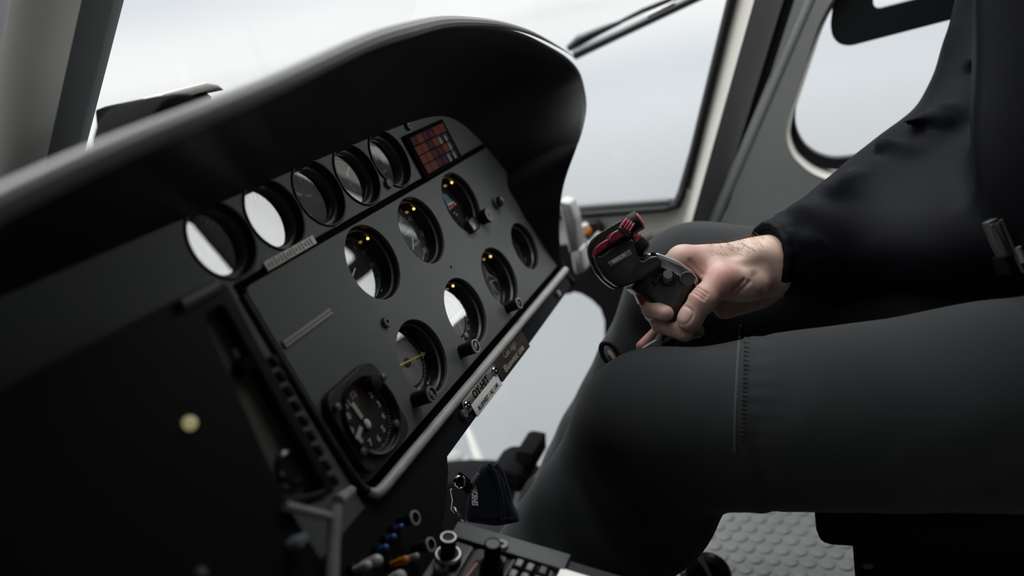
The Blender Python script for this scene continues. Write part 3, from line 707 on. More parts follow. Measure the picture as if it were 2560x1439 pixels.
for p in ((841, 1019), (955, 943), (987, 1060), (905, 1130)):
    x, y = q.at(*p, zc); g = G(); g.cyl(0.0032, zc - .001, zc + 0.003, 20, 0.0006, T(x, y, 0)); g.out('screw', STEEL, q.root)
x, y = q.at(938, 955, zc + .006); g = G(); g.cyl(0.0065, zc - .002, zc + 0.008, 24, 0.001, T(x, y, 0)); g.out('winding_knob', BLACK, q.root)
g = G(); g.cyl(0.0300, 0.0092, 0.0096, 48); g.out('cover_glass', glass_mat('clock_glass', refl=0.12), q.root, sharp=20)

# --- warning light block
q = Gauge('annunciator_panel', 0.194, -0.0665, 'block of dim red and orange warning lights at the right end of the top row', 'warning lights')
g = G(); g.box((0, 0, 0.001), (0.094, 0.050, 0.006), 0.0012); g.out('housing', BLACKM, q.root)
kinds = ['POPPOO', 'OOPOKK', 'OOPPOK', 'OOPPKK']
for r_ in range(4):
    for c_ in range(6):
        g = G(); g.box((-0.0335 + 0.0137 * c_, 0.0158 - 0.0107 * r_, 0.0042), (0.0126, 0.0097, 0.0012), 0.0004)
        kx = kinds[r_][c_]
        g.out('capsule', AMBER if kx == 'O' else PURPL if kx == 'P' else BLACKG, q.root)
# small push buttons beside the horizon
x, y = L(1252, 502, 0.008); kb = empty('push_button', pframe(x, -y, 0), 'small round dark push button with a bright left rim, right of the artificial horizon', 'button')
g = G(); g.lathe([(0.0062, 0), (0.0062, 0.008), (0.0056, 0.009), (0.0048, 0.0086), (0, 0.0086)], 28); g.out('cap', BLACKG, kb)
g = G(); g.lathe([(0.0076, 0), (0.0076, 0.004), (0.0066, 0.005), (0.0064, 0.002)], 28); g.out('collar', GREYP, kb)

# --- placards
ang = 0.0
def placard(name, px, py, w, h, m, label, cat, d=0.0022, thick=0.0008, corner=0.0008):
    u, v = uvp(px, py, d); r = empty(name, pframe(u, v, d), label, cat)
    g = G(); g.prism(rrect(w, h, corner), 0, thick, 0.0001); g.out('plate', m, r); return r
r = placard('registration_plate', 1201, 969, 0.084, 0.0150, ALU, 'metal plate engraved OY-HIT screwed under the panel lip', 'plate', corner=0.0072)
g = G(); g.add(*text_mesh('OY-HIT', 0.0112, T(0, 0.0004, 0.0009), sx=1.02, bold=0.0002)); g.out('lettering', BLACKM, r)
for sx in (-0.0355, 0.0355):
    g = G(); g.lathe([(0.0048, 0.0006), (0.0046, 0.0022), (0.0036, 0.0032), (0.0012, 0.0032), (0.001, 0.002), (0, 0.002)], 24, T(sx, 0, 0)); g.out('screw', CHROME, r)
r = placard('name_label', 1217, 986, 0.066, 0.0135, TAPE, 'white paper label with black capitals and a number, under the metal plate', 'label', d=0.0026)
for c in r.children: c.data.materials[0] = mat('paper_white', (0.60, 0.58, 0.55), 0.6)
g = G(); g.add(*text_mesh('BLUEWEST 1 BQ 1340', 0.0058, T(0, -0.0022, 0.0009), sx=0.92, bold=0.0001)); g.out('lettering', BLACKM, r)
r = placard('call_sign_label', 1278, 884, 0.086, 0.0250, mat('label_brown', (0.030, 0.026, 0.018), 0.4), 'dark label with two lines of pale lettering under the panel lip', 'label', d=0.002)
g = G(); g.add(*text_mesh('Call sign', 0.0105, T(0.0, 0.0056, 0.0009), bold=0.0001)); g.add(*text_mesh('Bluewest one', 0.0105, T(0, -0.0056, 0.0009), bold=0.0001)); g.out('lettering', mat('label_letter', (0.34, 0.31, 0.25), .6), r)
r = placard('embossed_label', 727, 631, 0.066, 0.0075, TAPE, 'short pale strip of label tape on the seam below the glaring gauge', 'label', d=0.001)
g = G()
for i in range(15): g.box((-0.029 + 0.0040 * i, 0, 0.0009), (0.0018, 0.0036 + 0.0012 * ((i * 7) % 3), 0.0004))
g.out('embossing', DIMW, r)
r = placard('embossed_label', 770, 818, 0.064, 0.0065, mat('panel_paint'), 'row of pale worn lettering marks on the blank plate left of the dials', 'label', d=0.0008)
g = G()
for i in range(22):
    g.box((-0.030 + 0.0029 * i, 0.0016, 0.0009), (0.0016, 0.0022, 0.0003)); g.box((-0.030 + 0.0029 * i, -0.0016, 0.0009), (0.0020, 0.0016, 0.0003))
g.out('lettering', mat('faded_letter', (0.50, 0.49, 0.45), .6), r)

# ================================================================== GLARESHIELD
rim = [(-700, 830, 0.13), (-300, 640, 0.13), (0, 489, 0.13), (300, 352, 0.13), (640, 214, 0.13), (900, 96, 0.13), (1020, 60, 0.13), (1100, 44, 0.13), (1180, 44, 0.13), (1250, 52, 0.13), (1320, 72, 0.13), (1380, 102, 0.13), (1430, 134, 0.129), (1460, 168, 0.128), (1474, 210, 0.127), (1480, 262, 0.124), (1470, 320, 0.116), (1454, 366, 0.104), (1430, 432, 0.078), (1418, 480, 0.062), (1413, 530, 0.046), (1412, 590, 0.030), (1417, 645, 0.016), (1430, 685, 0.010), (1452, 710, 0.008)]
base = [(-0.80, .10), (-0.62, .10), (-0.46, .10), (-0.34, .10), (-0.20, .10), (-0.08, .101), (0.0, .102), (0.06, .102), (0.12, .102), (0.18, .101), (0.232, .097), (0.262, .090), (0.284, .077), (0.299, .061), (0.311, .045), (0.321, .028), (0.330, .012), (0.337, -.006), (0.343, -.03), (0.347, -.05), (0.350, -.07), (0.350, -.095), (0.350, -.12), (0.350, -.142), (0.352, -.155)]
R3 = []
for px, py, d in rim:
    u, v = uvp(px, py, d); R3.append((u, -v, d))
R3 = spline(R3, 6); B3 = spline([(a, b, -0.002) for a, b in base], 6)
ctr = np.array([0.05, -0.10])
g = G(); rows = []
for p, b in zip(R3, B3):
    p = np.asarray(p); b = np.asarray(b); th = 0.011
    din = norm(b - p) if np.linalg.norm(b - p) > 1e-4 else np.array([0, 0, -1.0])
    oc = norm(np.append(p[:2] - ctr, 0)); f = p + np.array([0, 0, -0.36]) - oc * 0.060
    f[2] = -0.24
    dout = norm(f - p); lift = 0.022
    row = [b, b + (p - b) * 0.33 + oc * 0.004, b + (p - b) * 0.66 + oc * 0.004, p + din * th * 1.2]
    e0, e1 = p + din * th * 1.2, p + dout * th * 1.6
    for t in (0.25, 0.5, 0.75): row.append((1 - t) ** 2 * e0 + 2 * t * (1 - t) * p + t * t * e1)
    row += [e1, p + dout * 0.06, p + dout * 0.16, f]
    rows.append(row)
g.grid(rows)
gs = empty('glareshield', P0, 'black vinyl glareshield hood curving over and down the right of the panel', 'glareshield')
hood = g.out('hood', VINYL, gs, sharp=180)
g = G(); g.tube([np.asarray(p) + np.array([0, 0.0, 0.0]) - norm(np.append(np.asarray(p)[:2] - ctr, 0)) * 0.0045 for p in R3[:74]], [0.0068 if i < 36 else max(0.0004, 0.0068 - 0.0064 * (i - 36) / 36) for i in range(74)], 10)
tag(g.out('edge_welt', mat('hood_welt', (0.22, 0.22, 0.21), 0.42), gs), 'rounded welt along the hood edge')  # pale grey strip stands for sky light on the rim, tapering out rightwards
# small dark housing on the glareshield at the left
mb = PYy(300, 322, 0.50)
hs = empty('instrument_housing', frame(mb, norm(PYy(500, 240, .5) - PYy(240, 330, .5)), (0, 1, 0), norm(np.cross(norm(PYy(500, 240, .5) - PYy(240, 330, .5)), (0, 1, 0)))), 'small dark rounded housing with a pale top edge behind the hood at left', 'housing')
def hl(px, py, y): return hs.matrix_world.inverted() @ Vector(PYy(px, py, y))
P = [hl(*p, 0.50) for p in ((225, 345), (236, 300), (262, 274), (300, 262), (340, 268), (352, 290), (345, 340))]
M2 = hs.matrix_world.inverted() @ frame((0, 0, 0), (1, 0, 0), (0, 0, 1), (0, -1, 0))
P2 = [(PYy(*p, 0.5)[0], PYy(*p, 0.5)[2]) for p in ((222, 640), (222, 350), (236, 300), (262, 274), (300, 262), (338, 262), (354, 282), (350, 345), (352, 600))]
g = G(); g.prism(P2, -0.50, -0.44, 0.006, M2); g.out('body', BLACKM, hs)
P2 = [(PYy(*p, 0.53)[0], PYy(*p, 0.53)[2]) for p in ((300, 262), (320, 254), (440, 226), (468, 230), (492, 250), (470, 300), (470, 560), (330, 600))]
g = G(); g.prism(P2, -0.56, -0.51, 0.004, M2); g.out('cover', BLACK, hs)
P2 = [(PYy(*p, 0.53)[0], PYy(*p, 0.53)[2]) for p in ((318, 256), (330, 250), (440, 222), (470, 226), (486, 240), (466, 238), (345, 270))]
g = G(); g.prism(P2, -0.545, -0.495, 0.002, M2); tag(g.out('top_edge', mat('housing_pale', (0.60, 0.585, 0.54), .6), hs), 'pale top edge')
# ================================================================== CENTRE AVIONICS STACK
st = empty('avionics_stack', P0, 'black centre console frame with a recessed olive face, left of the instrument panel', 'avionics console')
DS = 0.050
fo_ = round_poly([(-0.75, L(440, 755, DS)[1] + 0.004), L(440, 755, DS), L(545, 704, DS), L(566, 712, DS), L(838, 1225, DS), L(722, 1272, DS), (L(722, 1272, DS)[0], -0.42), (-0.75, -0.42)], [0, 0.004, 0.008, 0.004, 0.004, 0, 0, 0])
rec = round_poly([L(505, 786, DS), L(558, 752, DS), L(822, 1226, DS), L(712, 1255, DS)], 0.006)
poly_plate('frame', fo_, [rec], DS - 0.004, BLACK, st, T(0, 0, DS), bev=0.0015)
g = G(); rp_ = [(a, b, 0.016) for a, b in rec]; g.add([(a * 1.0, b, 0.040) for a, b in [L(480, 760, DS), L(575, 720, DS), L(845, 1240, DS), L(690, 1290, DS)]], [(0, 1, 2, 3)]); g.out('recessed_face', OLIVE, st, smooth=False)
g = G(); g.tube([(*L(448, 766, DS), DS + .001), (*L(540, 716, DS), DS + .001)], 0.0042, 10); g.out('top_rim', GREYP, st)  # grey bead added as the highlight on the frame's top edge
x, y = L(600, 876, 0.041); g = G(); g.box((x, y, 0.0408), (0.010, 0.006, 0.001)); tag(g.out('label', TAPE, st), 'small pale label')
x, y = L(612, 915, 0.044); g = G(); g.box((x, y, 0.044), (0.014, 0.010, 0.010), 0.002); g.out('button', BLACKM, st)
x, y = L(733, 1165, 0.044); g = G(); g.lathe([(0.012, 0.0395), (0.012, 0.044), (0.010, 0.0455), (0.009, 0.043), (0, 0.043)], 32, T(x, y, 0)); g.out('small_dial', BLACKG, st)
x, y = L(720, 1208, 0.044); g = G(); g.cyl(0.0028, 0.039, 0.043, 16, 0.0005, T(x, y, 0)); g.out('screw', ALU, st)
for i in range(9):
    t = i / 8; x, y = L(690 + 150 * t, 905 + 300 * t, DS); g = G(); g.box((x + 0.0045, y, DS - 0.010), (0.005, 0.0085, 0.014), 0.0018); g.out('side_rib', RUBBER, st)
WORN = mat('worn_edge', (0.26, 0.26, 0.24), 0.5, var=0.2, vscale=80)
a, b = L(712, 1264, DS + .004), L(826, 1292, DS + .004)
g = G(); g.tube([(*a, DS + .004), (*b, DS + .004)], 0.0030, 10); tag(g.out('cross_bar', WORN, st), 'worn pale cross bar')
a, b = L(845, 1252, DS), L(878, 1226, DS - .02)
g = G(); g.tube([(*a, DS), (*b, DS - .02)], [0.0042, 0.0036], 10); tag(g.out('corner_bracket', WORN, st), 'worn pale corner')
a, b, c = L(838, 1262, DS + .004), L(834, 1350, DS + .004), L(828, 1480, DS + .004)
g = G(); g.tube([(*a, DS + .004), (*b, DS + .004), (*c, DS + .004)], 0.0044, 12); tag(g.out('edge_post', WORN, st), 'worn pale upright edge')
x, y = L(477, 1056, DS + .002); g = G(); g.ball(0.0042, (x, y, DS + .001)); tag(g.out('indicator_lamp', mat('lamp_yellow', (0.4, 0.36, 0.2), .4, emit=(1, .86, .45), estr=0.22), st), 'small yellowish lamp')
x, y = L(757, 1350, 0.06); g = G(); g.box((x, y, 0.054), (0.010, 0.0060, 0.014), 0.0018); tag(g.out('rocker_switch', mat('rocker_blue_grey', (0.16, 0.18, 0.20), .5), st), 'pale blue-grey rocker')
x, y = L(500, 1436, DS); g = G(); g.ball(0.004, (x, y, DS)); g.out('knob', GREYP, st)

# --- toggle switches below the panel
def toggle(px, py, m, label, ln=0.014, r=0.0030, d=0.004, tilt=None, name='toggle_switch', group='toggle switches below the instrument panel'):
    u, v = uvp(px, py, d + ln); q = empty(name, pframe(u, v, d), label, 'switch', group)
    g = G(); g.cyl(0.0042, -0.002, 0.003, 20, 0.0006); g.out('collar', BLACK, q)
    g = G(); g.tube([(-0.002, 0, 0.002), (-0.0005, 0, ln * 0.6), (0, 0, ln)], [r * 0.6, r * 0.85, r], 14); g.ball(r, (0, 0, ln)); g.out('lever', m, q); return q
for i, p in enumerate(((1003, 1316), (984, 1342), (964, 1368))):
    toggle(*p, BLUE, ln=0.008, r=0.0027, label=['top blue tipped toggle of the row of three under the panel', 'middle blue tipped toggle of the row of three under the panel', 'bottom blue tipped toggle of the row of three under the panel'][i])
toggle(942, 1401, IVORY, 'larger ivory toggle below the blue toggles', 0.016, 0.0046); toggle(918, 1413, IVORY, 'smaller ivory toggle at the left below the blue toggles', 0.014, 0.0036)
toggle(1014, 1399, ORANGE, 'orange toggle below and right of the blue toggles', 0.016, 0.0034); toggle(1040, 1391, mat('switch_grey', (0.22, 0.22, 0.21), .45), 'grey toggle beside the orange one', 0.018, 0.0030)
toggle(1000, 1440, IVORY, 'round pale toggle at the bottom edge below the orange one', 0.012, 0.0050)
for i, p in enumerate(((1034, 1294), (1073, 1361))):
    u, v = uvp(*p, 0.020); q = empty('rotary_knob', pframe(u, v, 0.004), ['upper of the two ringed round knobs under the panel', 'lower of the two ringed round knobs, left of the radio console'][i], 'knob', 'round knobs below the instrument panel')
    g = G(); g.lathe([(0, 0.0), (0.0042, 0), (0.0046, 0.014), (0.0056, 0.0165), (0.0056, 0.018), (0.0040, 0.0182), (0.0036, 0.017), (0, 0.017)], 28); g.out('body', BLACK, q)
    g = G(); g.lathe([(0.0057, 0.0166), (0.0058, 0.0182), (0.0042, 0.0184), (0.0040, 0.0176)], 28); g.out('rim', mat('dull_rim', (0.28, 0.28, 0.26), .5), q)
    g = G(); g.tube([(-0.004, -0.002, 0.004), (0.0, -0.0048, 0.014)], 0.0008, 8); g.out('pointer', WORN, q)  # thin pale line painted as the highlight down the knob's side

# ================================================================== RADIO CONSOLE (PEDESTAL)
pa, pb = PXx(1145, 1305, 0.48), PXx(1415, 1385, 0.48)
ly = norm(pa - pb); lz = norm(np.cross(AX, ly))
PF = frame(pa, AX, ly, lz); PFI = PF.inverted()
def L2(px, py, h=0.0):
    p = PFI @ Vector(hit(px, py, pa + lz * h, lz)); return (p.x, p.y)
pd = empty('radio_console', PF, 'sloping grey radio console between the seats at the bottom of the photo', 'console')
g = G(); g.box((-0.17, -0.21, -0.006), (0.336, 0.42, 0.006), 0.001); g.out('console_frame', PANELD, pd)
g = G(); g.prism([(-0.004, -0.004), (-0.004, -0.416), (-0.33, -0.416), (-0.33, -0.004)], -0.30, -0.010); g.out('console_body', BLACK, pd)
q1, q2, q3 = L2(1118, 1352), L2(1182, 1369), L2(1392, 1424)
ye = L2(1415, 1385)[1]
sx = max(q1[0], q2[0], q3[0]) + 0.001
poly = [(0, 0), (0, ye - 0.004), (sx, ye - 0.004), (sx, -0.001)]
g = G(); g.prism(poly, -0.003, 0.0016, 0.0008); g.out('side_plate', PANEL, pd)
g = G(); g.prism([(sx - 0.001, -0.0), (-0.33, -0.0), (-0.33, -0.006), (sx - 0.001, -0.006)], -0.003, 0.001, 0.0005); g.out('front_edge', PANEL, pd)
x, y = L2(1254, 1362, 0.003); g = G(); g.lathe([(0.0056, 0.001), (0.0056, 0.0036), (0.0050, 0.0048), (0.0018, 0.0048), (0.0016, 0.0030), (0, 0.0030)], 28, T(x, y, 0)); g.out('screw', mat('dull_rim', (0.28, 0.28, 0.26), .5), pd)
y0 = L2(1112, 1357)[1]; xr = sx - 0.0035
b1a, b1b = L2(1112, 1357)[1], L2(1180, 1374)[1]
b2a, b2b = L2(1192, 1374)[1], L2(1268, 1392)[1]
b3a, b3b = L2(1281, 1395)[1], L2(1388, 1420)[1]
b4a = L2(1402, 1424)[1]
def unit(ya, yb, label, m=mat('radio_face', (0.050, 0.052, 0.052), 0.5)):
    r = empty('radio_unit', PF @ T(xr, ya, 0), label, 'radio', 'radio units in the console')
    g = G(); w_, h_ = 0.30, abs(yb - ya); g.prism(rrect(w_, h_, 0.0025, cx=-w_ / 2, cy=-h_ / 2), -0.003, 0.0004, 0.0004); g.out('front_plate', m, r)
    return r, h_, (lambda px, py, h=0.0: (L2(px, py, h)[0] - xr, L2(px, py, h)[1] - ya))
r, h_, at = unit(b1a, b1b, 'radio unit at the front of the console with a ringed knob')
x, y = at(1121, 1341, 0.026); knob(r, x, y, 0.0, 0.026, 0.0062, BLACK, True, name='tuning_knob')
g = G(); g.lathe([(0.0102, 0.0), (0.0102, 0.008), (0.0092, 0.0098), (0.0062, 0.0098)], 32, T(x, y, 0)); g.out('outer_knob', BLACK, r)
g = G(); g.lathe([(0.0104, 0.0078), (0.0096, 0.0100), (0.0086, 0.0100), (0.0086, 0.0094)], 32, T(x, y, 0)); g.out('rim', ALU, r)
x, y = at(1103, 1415, 0.006); g = G(); g.lathe([(0.0058, 0), (0.0060, 0.006), (0.0052, 0.0072), (0.0040, 0.0066), (0, 0.0066)], 28, T(x, y, 0)); g.out('small_knob', GREYP, r)
for i in range(6):
    x, y = at(1118 + (i % 3) * 6, 1424 + (i % 3) * 2 + (i // 3) * 7, 0.001); g = G(); g.box((x, y, 0.0006), (0.0030, 0.0018, 0.0004)); g.out('marking', DIMW, r)
r, h_, at = unit(b2a, b2b, 'radio unit with a dark display and orange digits, second from the front')
g = G(); g.prism(rrect(0.20, h_ * 0.72, 0.002, cx=-0.112, cy=-h_ / 2), 0.0, 0.001, 0.0003); g.out('display', mat('display_black', (0.010, 0.010, 0.012), .3), r)
for i in range(5):
    x, y = at(1190 - i * 5.5, 1409 + i * 7.5, 0.0012); g = G(); g.box((x, y, 0.0012), (0.0030, 0.0016, 0.0003)); g.out('digit', LED, r)
x, y = at(1232, 1357, 0.030); knob(r, x, y, 0.0, 0.030, 0.0066, BLACKM, False, name='tuning_knob')
g = G(); g.cyl(0.0062, 0.0292, 0.0297, 28, M=T(x, y, 0)); tag(g.out('knob_cap', mat('knob_cap_dark', (0.045, 0.047, 0.052), .45), r), 'dark grey cap')
g = G(); g.lathe([(0.0094, 0.0), (0.0092, 0.010), (0.0066, 0.011)], 32, T(x, y, 0)); g.out('outer_knob', BLACKM, r)
r, h_, at = unit(b3a, b3b, 'radio unit with pale square push keys, third from the front', mat('keypad_face', (0.085, 0.088, 0.088), 0.5))
for i, p in enumerate(((1298, 1408), (1325, 1418), (1357, 1426), (1283, 1434), (1311, 1442), (1343, 1450))):
    x, y = at(*p, 0.003); g = G(); g.box((x, y, 0.0012), (0.0115, 0.0095, 0.0020), 0.0015); k_ = g.out('key_surround', BLACKM, r)
    g = G(); g.box((x, y, 0.0030), (0.0080, 0.0056, 0.0030), 0.0012); g.out('key', mat('key_grey', (0.24, 0.24, 0.23), .45) if i != 2 else GREYP, k_)
r, h_, at = unit(b4a, b4a - 0.045, 'radio unit with a glowing white display at the bottom edge', mat('keypad_face'))
x, y = at(1438, 1442, 0.001); g = G(); g.prism(rrect(0.05, 0.026, 0.002, cx=x - 0.020, cy=y), 0.0, 0.0012, 0.0003); g.out('display', DISP, r)

# ================================================================== CAMERA-SIDE LOCAL FRAMES FOR THE HAND-HELD THINGS
class Loc:
    """a metric frame at a point in the cabin whose x / y axes lie across the photographer's line of sight"""
    def __init__(s, px, py, D): s.px, s.py, s.D = px, py, D; s.k = D / F; s.M = frame(PD(px, py, D), RW[0], -RW[1], -RW[2])
    def __call__(s, px, py, z=0.0):
        k = (s.D - z) / F; ox = (s.px - CXP) * s.D / F; oy = (s.py - CYP) * s.D / F
        return ((px - CXP) * k - ox, -((py - CYP) * k - oy))
    def pts(s, P, z=0.0): return [s(*p, z) for p in P]

# --- key pouch with rings
K = Loc(1220, 1225, 0.79)
kp = empty('key_pouch', K.M, 'dark navy fabric key pouch with white lettering hanging below the panel', 'pouch')
g = G(); o_ = K.pts([(1162, 1300), (1168, 1245), (1182, 1212), (1192, 1180), (1206, 1160), (1226, 1157), (1246, 1166), (1262, 1192), (1270, 1232), (1284, 1266), (1304, 1300), (1240, 1312)])
g.prism(round_poly(o_, 0.006), -0.016, 0.010, 0.007, seg=4); g.out('pouch_body', NAVY, kp)
g = G(); g.tube([(*K(*p, .010), 0.0095) for p in ((1222, 1158), (1238, 1185), (1250, 1225), (1256, 1262), (1258, 1300))], 0.0022, 8); g.out('seam', NAVY, kp)
g = G(); g.tube([(*K(*p, .004), 0.003) for p in ((1238, 1162), (1254, 1185), (1266, 1225), (1274, 1262), (1280, 1296))], 0.0034, 8); g.out('seam', NAVY, kp)
x, y = K(1186, 1243, 0.011); g = G(); g.add(*text_mesh('VORNES', 0.0082, T(x, y, 0.0104) @ RZ(-PI / 2 + 0.03), bold=0.00025, sx=0.50, shear=0.25)); g.out('lettering', mat('print_white', (0.85, 0.85, 0.8), .6), kp)
g = G(); g.prism(K.pts([(1176, 1206), (1192, 1181), (1199, 1184), (1184, 1209)], .011), 0.0095, 0.0112, 0.0003); g.out('tag', mat('tag_grey', (0.16, 0.17, 0.165), .6), kp)
g = G(); g.prism(K.pts([(1182, 1226), (1190, 1214), (1192, 1225)], .011), 0.0100, 0.0108); g.out('mark', mat('tag_grey'), kp)
def ring(c, r, R, thick=0.0011, n=28): return [np.asarray(c) + r * (math.cos(2 * PI * i / n) * R[0] + math.sin(2 * PI * i / n) * R[1]) for i in range(n)]
for (px, py, r, ex, ey, nm_) in ((1107, 1226, 0.0060, (0.22, 0.20, 0.95), (0.10, 1, 0), 'key_ring'), (1149, 1203, 0.0064, (0.75, 0.4, 0.5), (-0.2, 1, 0.3), 'key_ring'), (1146, 1284, 0.0075, (0.55, -0.80, 0.2), (0.1, 0.2, 1), 'key_ring')):
    x, y = K(px, py, 0.004); g = G(); g.tube(ring((x, y, 0.004), r, (norm(ex), norm(ey))), 0.0007, 8, closed=True); g.tube(ring((x + .0012, y, 0.006), r, (norm(ex), norm(ey))), 0.0007, 8, closed=True); g.out(nm_, CHROME, kp)
g = G(); g.tube([(*K(*p, .004), 0.004) for p in ((1128, 1222), (1133, 1250), (1130, 1272), (1138, 1280))], 0.0012, 8); g.out('clip', CHROME, kp)
g = G(); g.tube([(*K(*p, .0), 0.0) for p in ((1140, 1190), (1160, 1205), (1178, 1225))], 0.006, 10); g.out('strap', BLACKM, kp)

# ================================================================== CYCLIC STICK
C = Loc(1640, 690, 0.76)
cy = empty('control_stick', C.M, 'black control stick grip with red switches and MIRROR label, held by the pilot', 'control stick')
GRIPM = mat('grip_black', (0.013, 0.0135, 0.014), 0.36, bump=0.06, bscale=900, bdist=0.0003)
plate = [(1587, 531), (1530, 563), (1495, 585), (1479, 602), (1473, 625), (1479, 652), (1492, 680), (1512, 704), (1532, 719), (1546, 724), (1560, 715), (1600, 690), (1612, 640), (1600, 600), (1598, 548)]
g = G(); g.prism(round_poly(C.pts(plate), 0.004), -0.026, -0.010, 0.0012, seg=3); g.out('back_plate', GRIPM, cy)
head = [(1482, 640), (1500, 640), (1524, 622), (1562, 602), (1577, 598), (1584, 612), (1592, 640), (1598, 655), (1624, 641), (1640, 640), (1650, 656), (1643, 668), (1600, 698), (1560, 716), (1540, 718), (1512, 698), (1492, 668)]
g = G(); g.prism(round_poly(C.pts(head), 0.003), -0.012, 0.012, 0.0020, seg=3); g.out('switch_head', GRIPM, cy)
x, y = C(1550, 645, 0.0125); g = G(); g.box((0, 0, 0), (0.0240, 0.0054, 0.0012), 0.0002, T(x, y, 0.0122) @ RZ(math.radians(31))); lb = g.out('label', mat('label_olive', (0.15, 0.145, 0.115), .5), cy)
g = G(); g.add(*text_mesh('MIRROR', 0.0046, T(x - .001, y - .0004, 0.0129) @ RZ(math.radians(31)), bold=0.00014, sx=0.85)); g.out('lettering', WHITE, lb)
for i, P in enumerate(([(1480, 640), (1484, 622), (1494, 611), (1514, 599), (1524, 613), (1505, 627), (1493, 639), (1485, 646)], [(1514, 604), (1520, 590), (1527, 583), (1545, 574), (1554, 582), (1562, 592), (1548, 598), (1534, 606), (1522, 613)])):
    g = G(); g.prism(round_poly(C.pts(P), 0.0014), -0.010, 0.0125 + 0.003 * i, 0.0016, seg=3); g.out('rocker_switch', BERRY, cy)
for P in ([(1493, 612), (1515, 600), (1516, 603), (1495, 616)],):
    pass
x, y = C(1562, 572, 0.010); HM = T(x, y, 0.004) @ RZ(-0.6) @ RX(-0.35)
g = G()
for i in range(4): g.box((-0.0042 + 0.0028 * i, 0.001, 0.006), (0.0020, 0.0105, 0.010), 0.0008, HM)
g.box((0, 0.001, 0.004), (0.0105, 0.0095, 0.010), 0.001, HM); g.out('hat_switch', mat('hat_pink', (0.34, 0.05, 0.085), .3), cy)
g = G(); g.box((0.0008, -0.0062, 0.003), (0.0130, 0.0060, 0.014), 0.0018, HM); g.out('hat_base', BLACKG, cy)
ax_ = norm(np.append(np.array(C(1603, 553)) - np.array(C(1572, 571)), 0.0035)); c0 = np.append(np.array(C(1568, 567)), -0.006)
hx = norm(np.cross(ax_, (0, 0, 1.0))); BF = frame(c0, hx, np.cross(ax_, hx), ax_)
g = G(); g.cyl(0.0098, 0, 0.0150, 32, 0.0010, BF); b_ = g.out('button_barrel', BLACK, cy)
g = G(); g.lathe([(0, 0.0145), (0.0070, 0.0145), (0.0068, 0.0158), (0.0055, 0.0164), (0, 0.0164)], 28, BF); g.out('push_button', REDB, b_)
x, y = C(1598, 617, 0.0)
ax2 = norm(np.append(np.array(C(1612, 626)) - np.array(C(1588, 606)), 0.003)); BF2 = frame((*C(1584, 606), 0.002), norm(np.cross(ax2, (0, 0, 1.0))), np.cross(ax2, norm(np.cross(ax2, (0, 0, 1.0)))), ax2)
g = G(); prof = [(0, 0), (0.0072, 0), (0.0078, 0.003)]
for i in range(5): prof += [(0.0094, 0.0036 + 0.0017 * i), (0.0084, 0.0044 + 0.0017 * i)]
prof += [(0.0070, 0.0135), (0, 0.0135)]; g.lathe(prof, 30, BF2); g.out('trim_knob', BLACK, cy)
g = G(); g.box((*C(1590, 596), 0.004), (0.0085, 0.007, 0.010), 0.0015); g.out('rocker_switch', REDB, cy)
grip = [(1604, 650), (1612, 637), (1640, 638), (1676, 647), (1712, 666), (1734, 684), (1740, 700), (1736, 718), (1722, 745), (1704, 778), (1690, 810), (1668, 800), (1640, 775), (1615, 748), (1592, 735), (1578, 722), (1590, 706), (1600, 690)]
g = G(); g.prism(round_poly(C.pts(grip), 0.003), -0.042, 0.002, 0.005, seg=4); g.out('grip_body', GRIPM, cy)
shell = [(1602, 648), (1610, 634), (1644, 632), (1694, 651), (1730, 676), (1745, 698), (1743, 714), (1736, 716), (1732, 694), (1702, 672), (1650, 651), (1622, 648), (1612, 655)]
g = G(); g.prism(round_poly(C.pts(shell), 0.002), -0.038, 0.0035, 0.0022, seg=3); tag(g.out('top_shell', SILVG, cy), 'grey metal upper shell')
g = G(); g.prism(round_poly(C.pts([(1624, 632), (1632, 628), (1652, 652), (1648, 668), (1640, 664), (1636, 650)]), .001), -0.02, 0.0085, 0.0015); g.out('clamp_band', BLACK, cy)
x, y = C(1672, 696, 0.004); g = G(); g.lathe([(0.0080, 0.001), (0.0080, 0.0036), (0.0070, 0.0044), (0.0064, 0.0034), (0.0058, 0.0050), (0.0050, 0.0050)], 36, T(x, y, 0)); g.out('switch_ring', BLACKG, cy)
x2, y2 = C(1669.5, 686, 0.013); g = G(); g.tube([(x, y, 0.001), (x2, y2, 0.0125), (x2, y2 + .0002, 0.0135)], [0.0046, 0.0044, 0.0040], 24); tag(g.out('push_button', mat('button_grey', (0.13, 0.13, 0.125), .4), cy), 'grey button')
x, y = C(1718, 697, 0.004); g = G(); g.lathe([(0.0072, 0.001), (0.0072, 0.0040), (0.0064, 0.0046), (0.0062, 0.0040), (0, 0.0040)], 36, T(x, y, 0)); g.out('blank_button', mat('blank_button', (0.035, 0.036, 0.036), .5), cy)
x, y = C(1648, 693, 0.003); g = G(); g.box((0, 0, 0), (0.0180, 0.0044, 0.0008), 0.0002, T(x, y, 0.0024) @ RZ(math.radians(53))); lb = g.out('label', BLACK, cy)
g = G(); g.add(*text_mesh('SPARE', 0.0042, T(x - .001, y - .001, 0.0029) @ RZ(math.radians(53)), bold=0.00005, sx=0.9)); g.out('lettering', mat('dim_green_letter', (0.12, 0.14, 0.12), .6), lb)
g = G(); g.prism(round_poly(C.pts([(1588, 727), (1624, 734), (1652, 744), (1648, 752), (1614, 766), (1602, 760)]), .0012), -0.022, -0.004, 0.0016, seg=3); g.out('trigger', TRIG, cy)
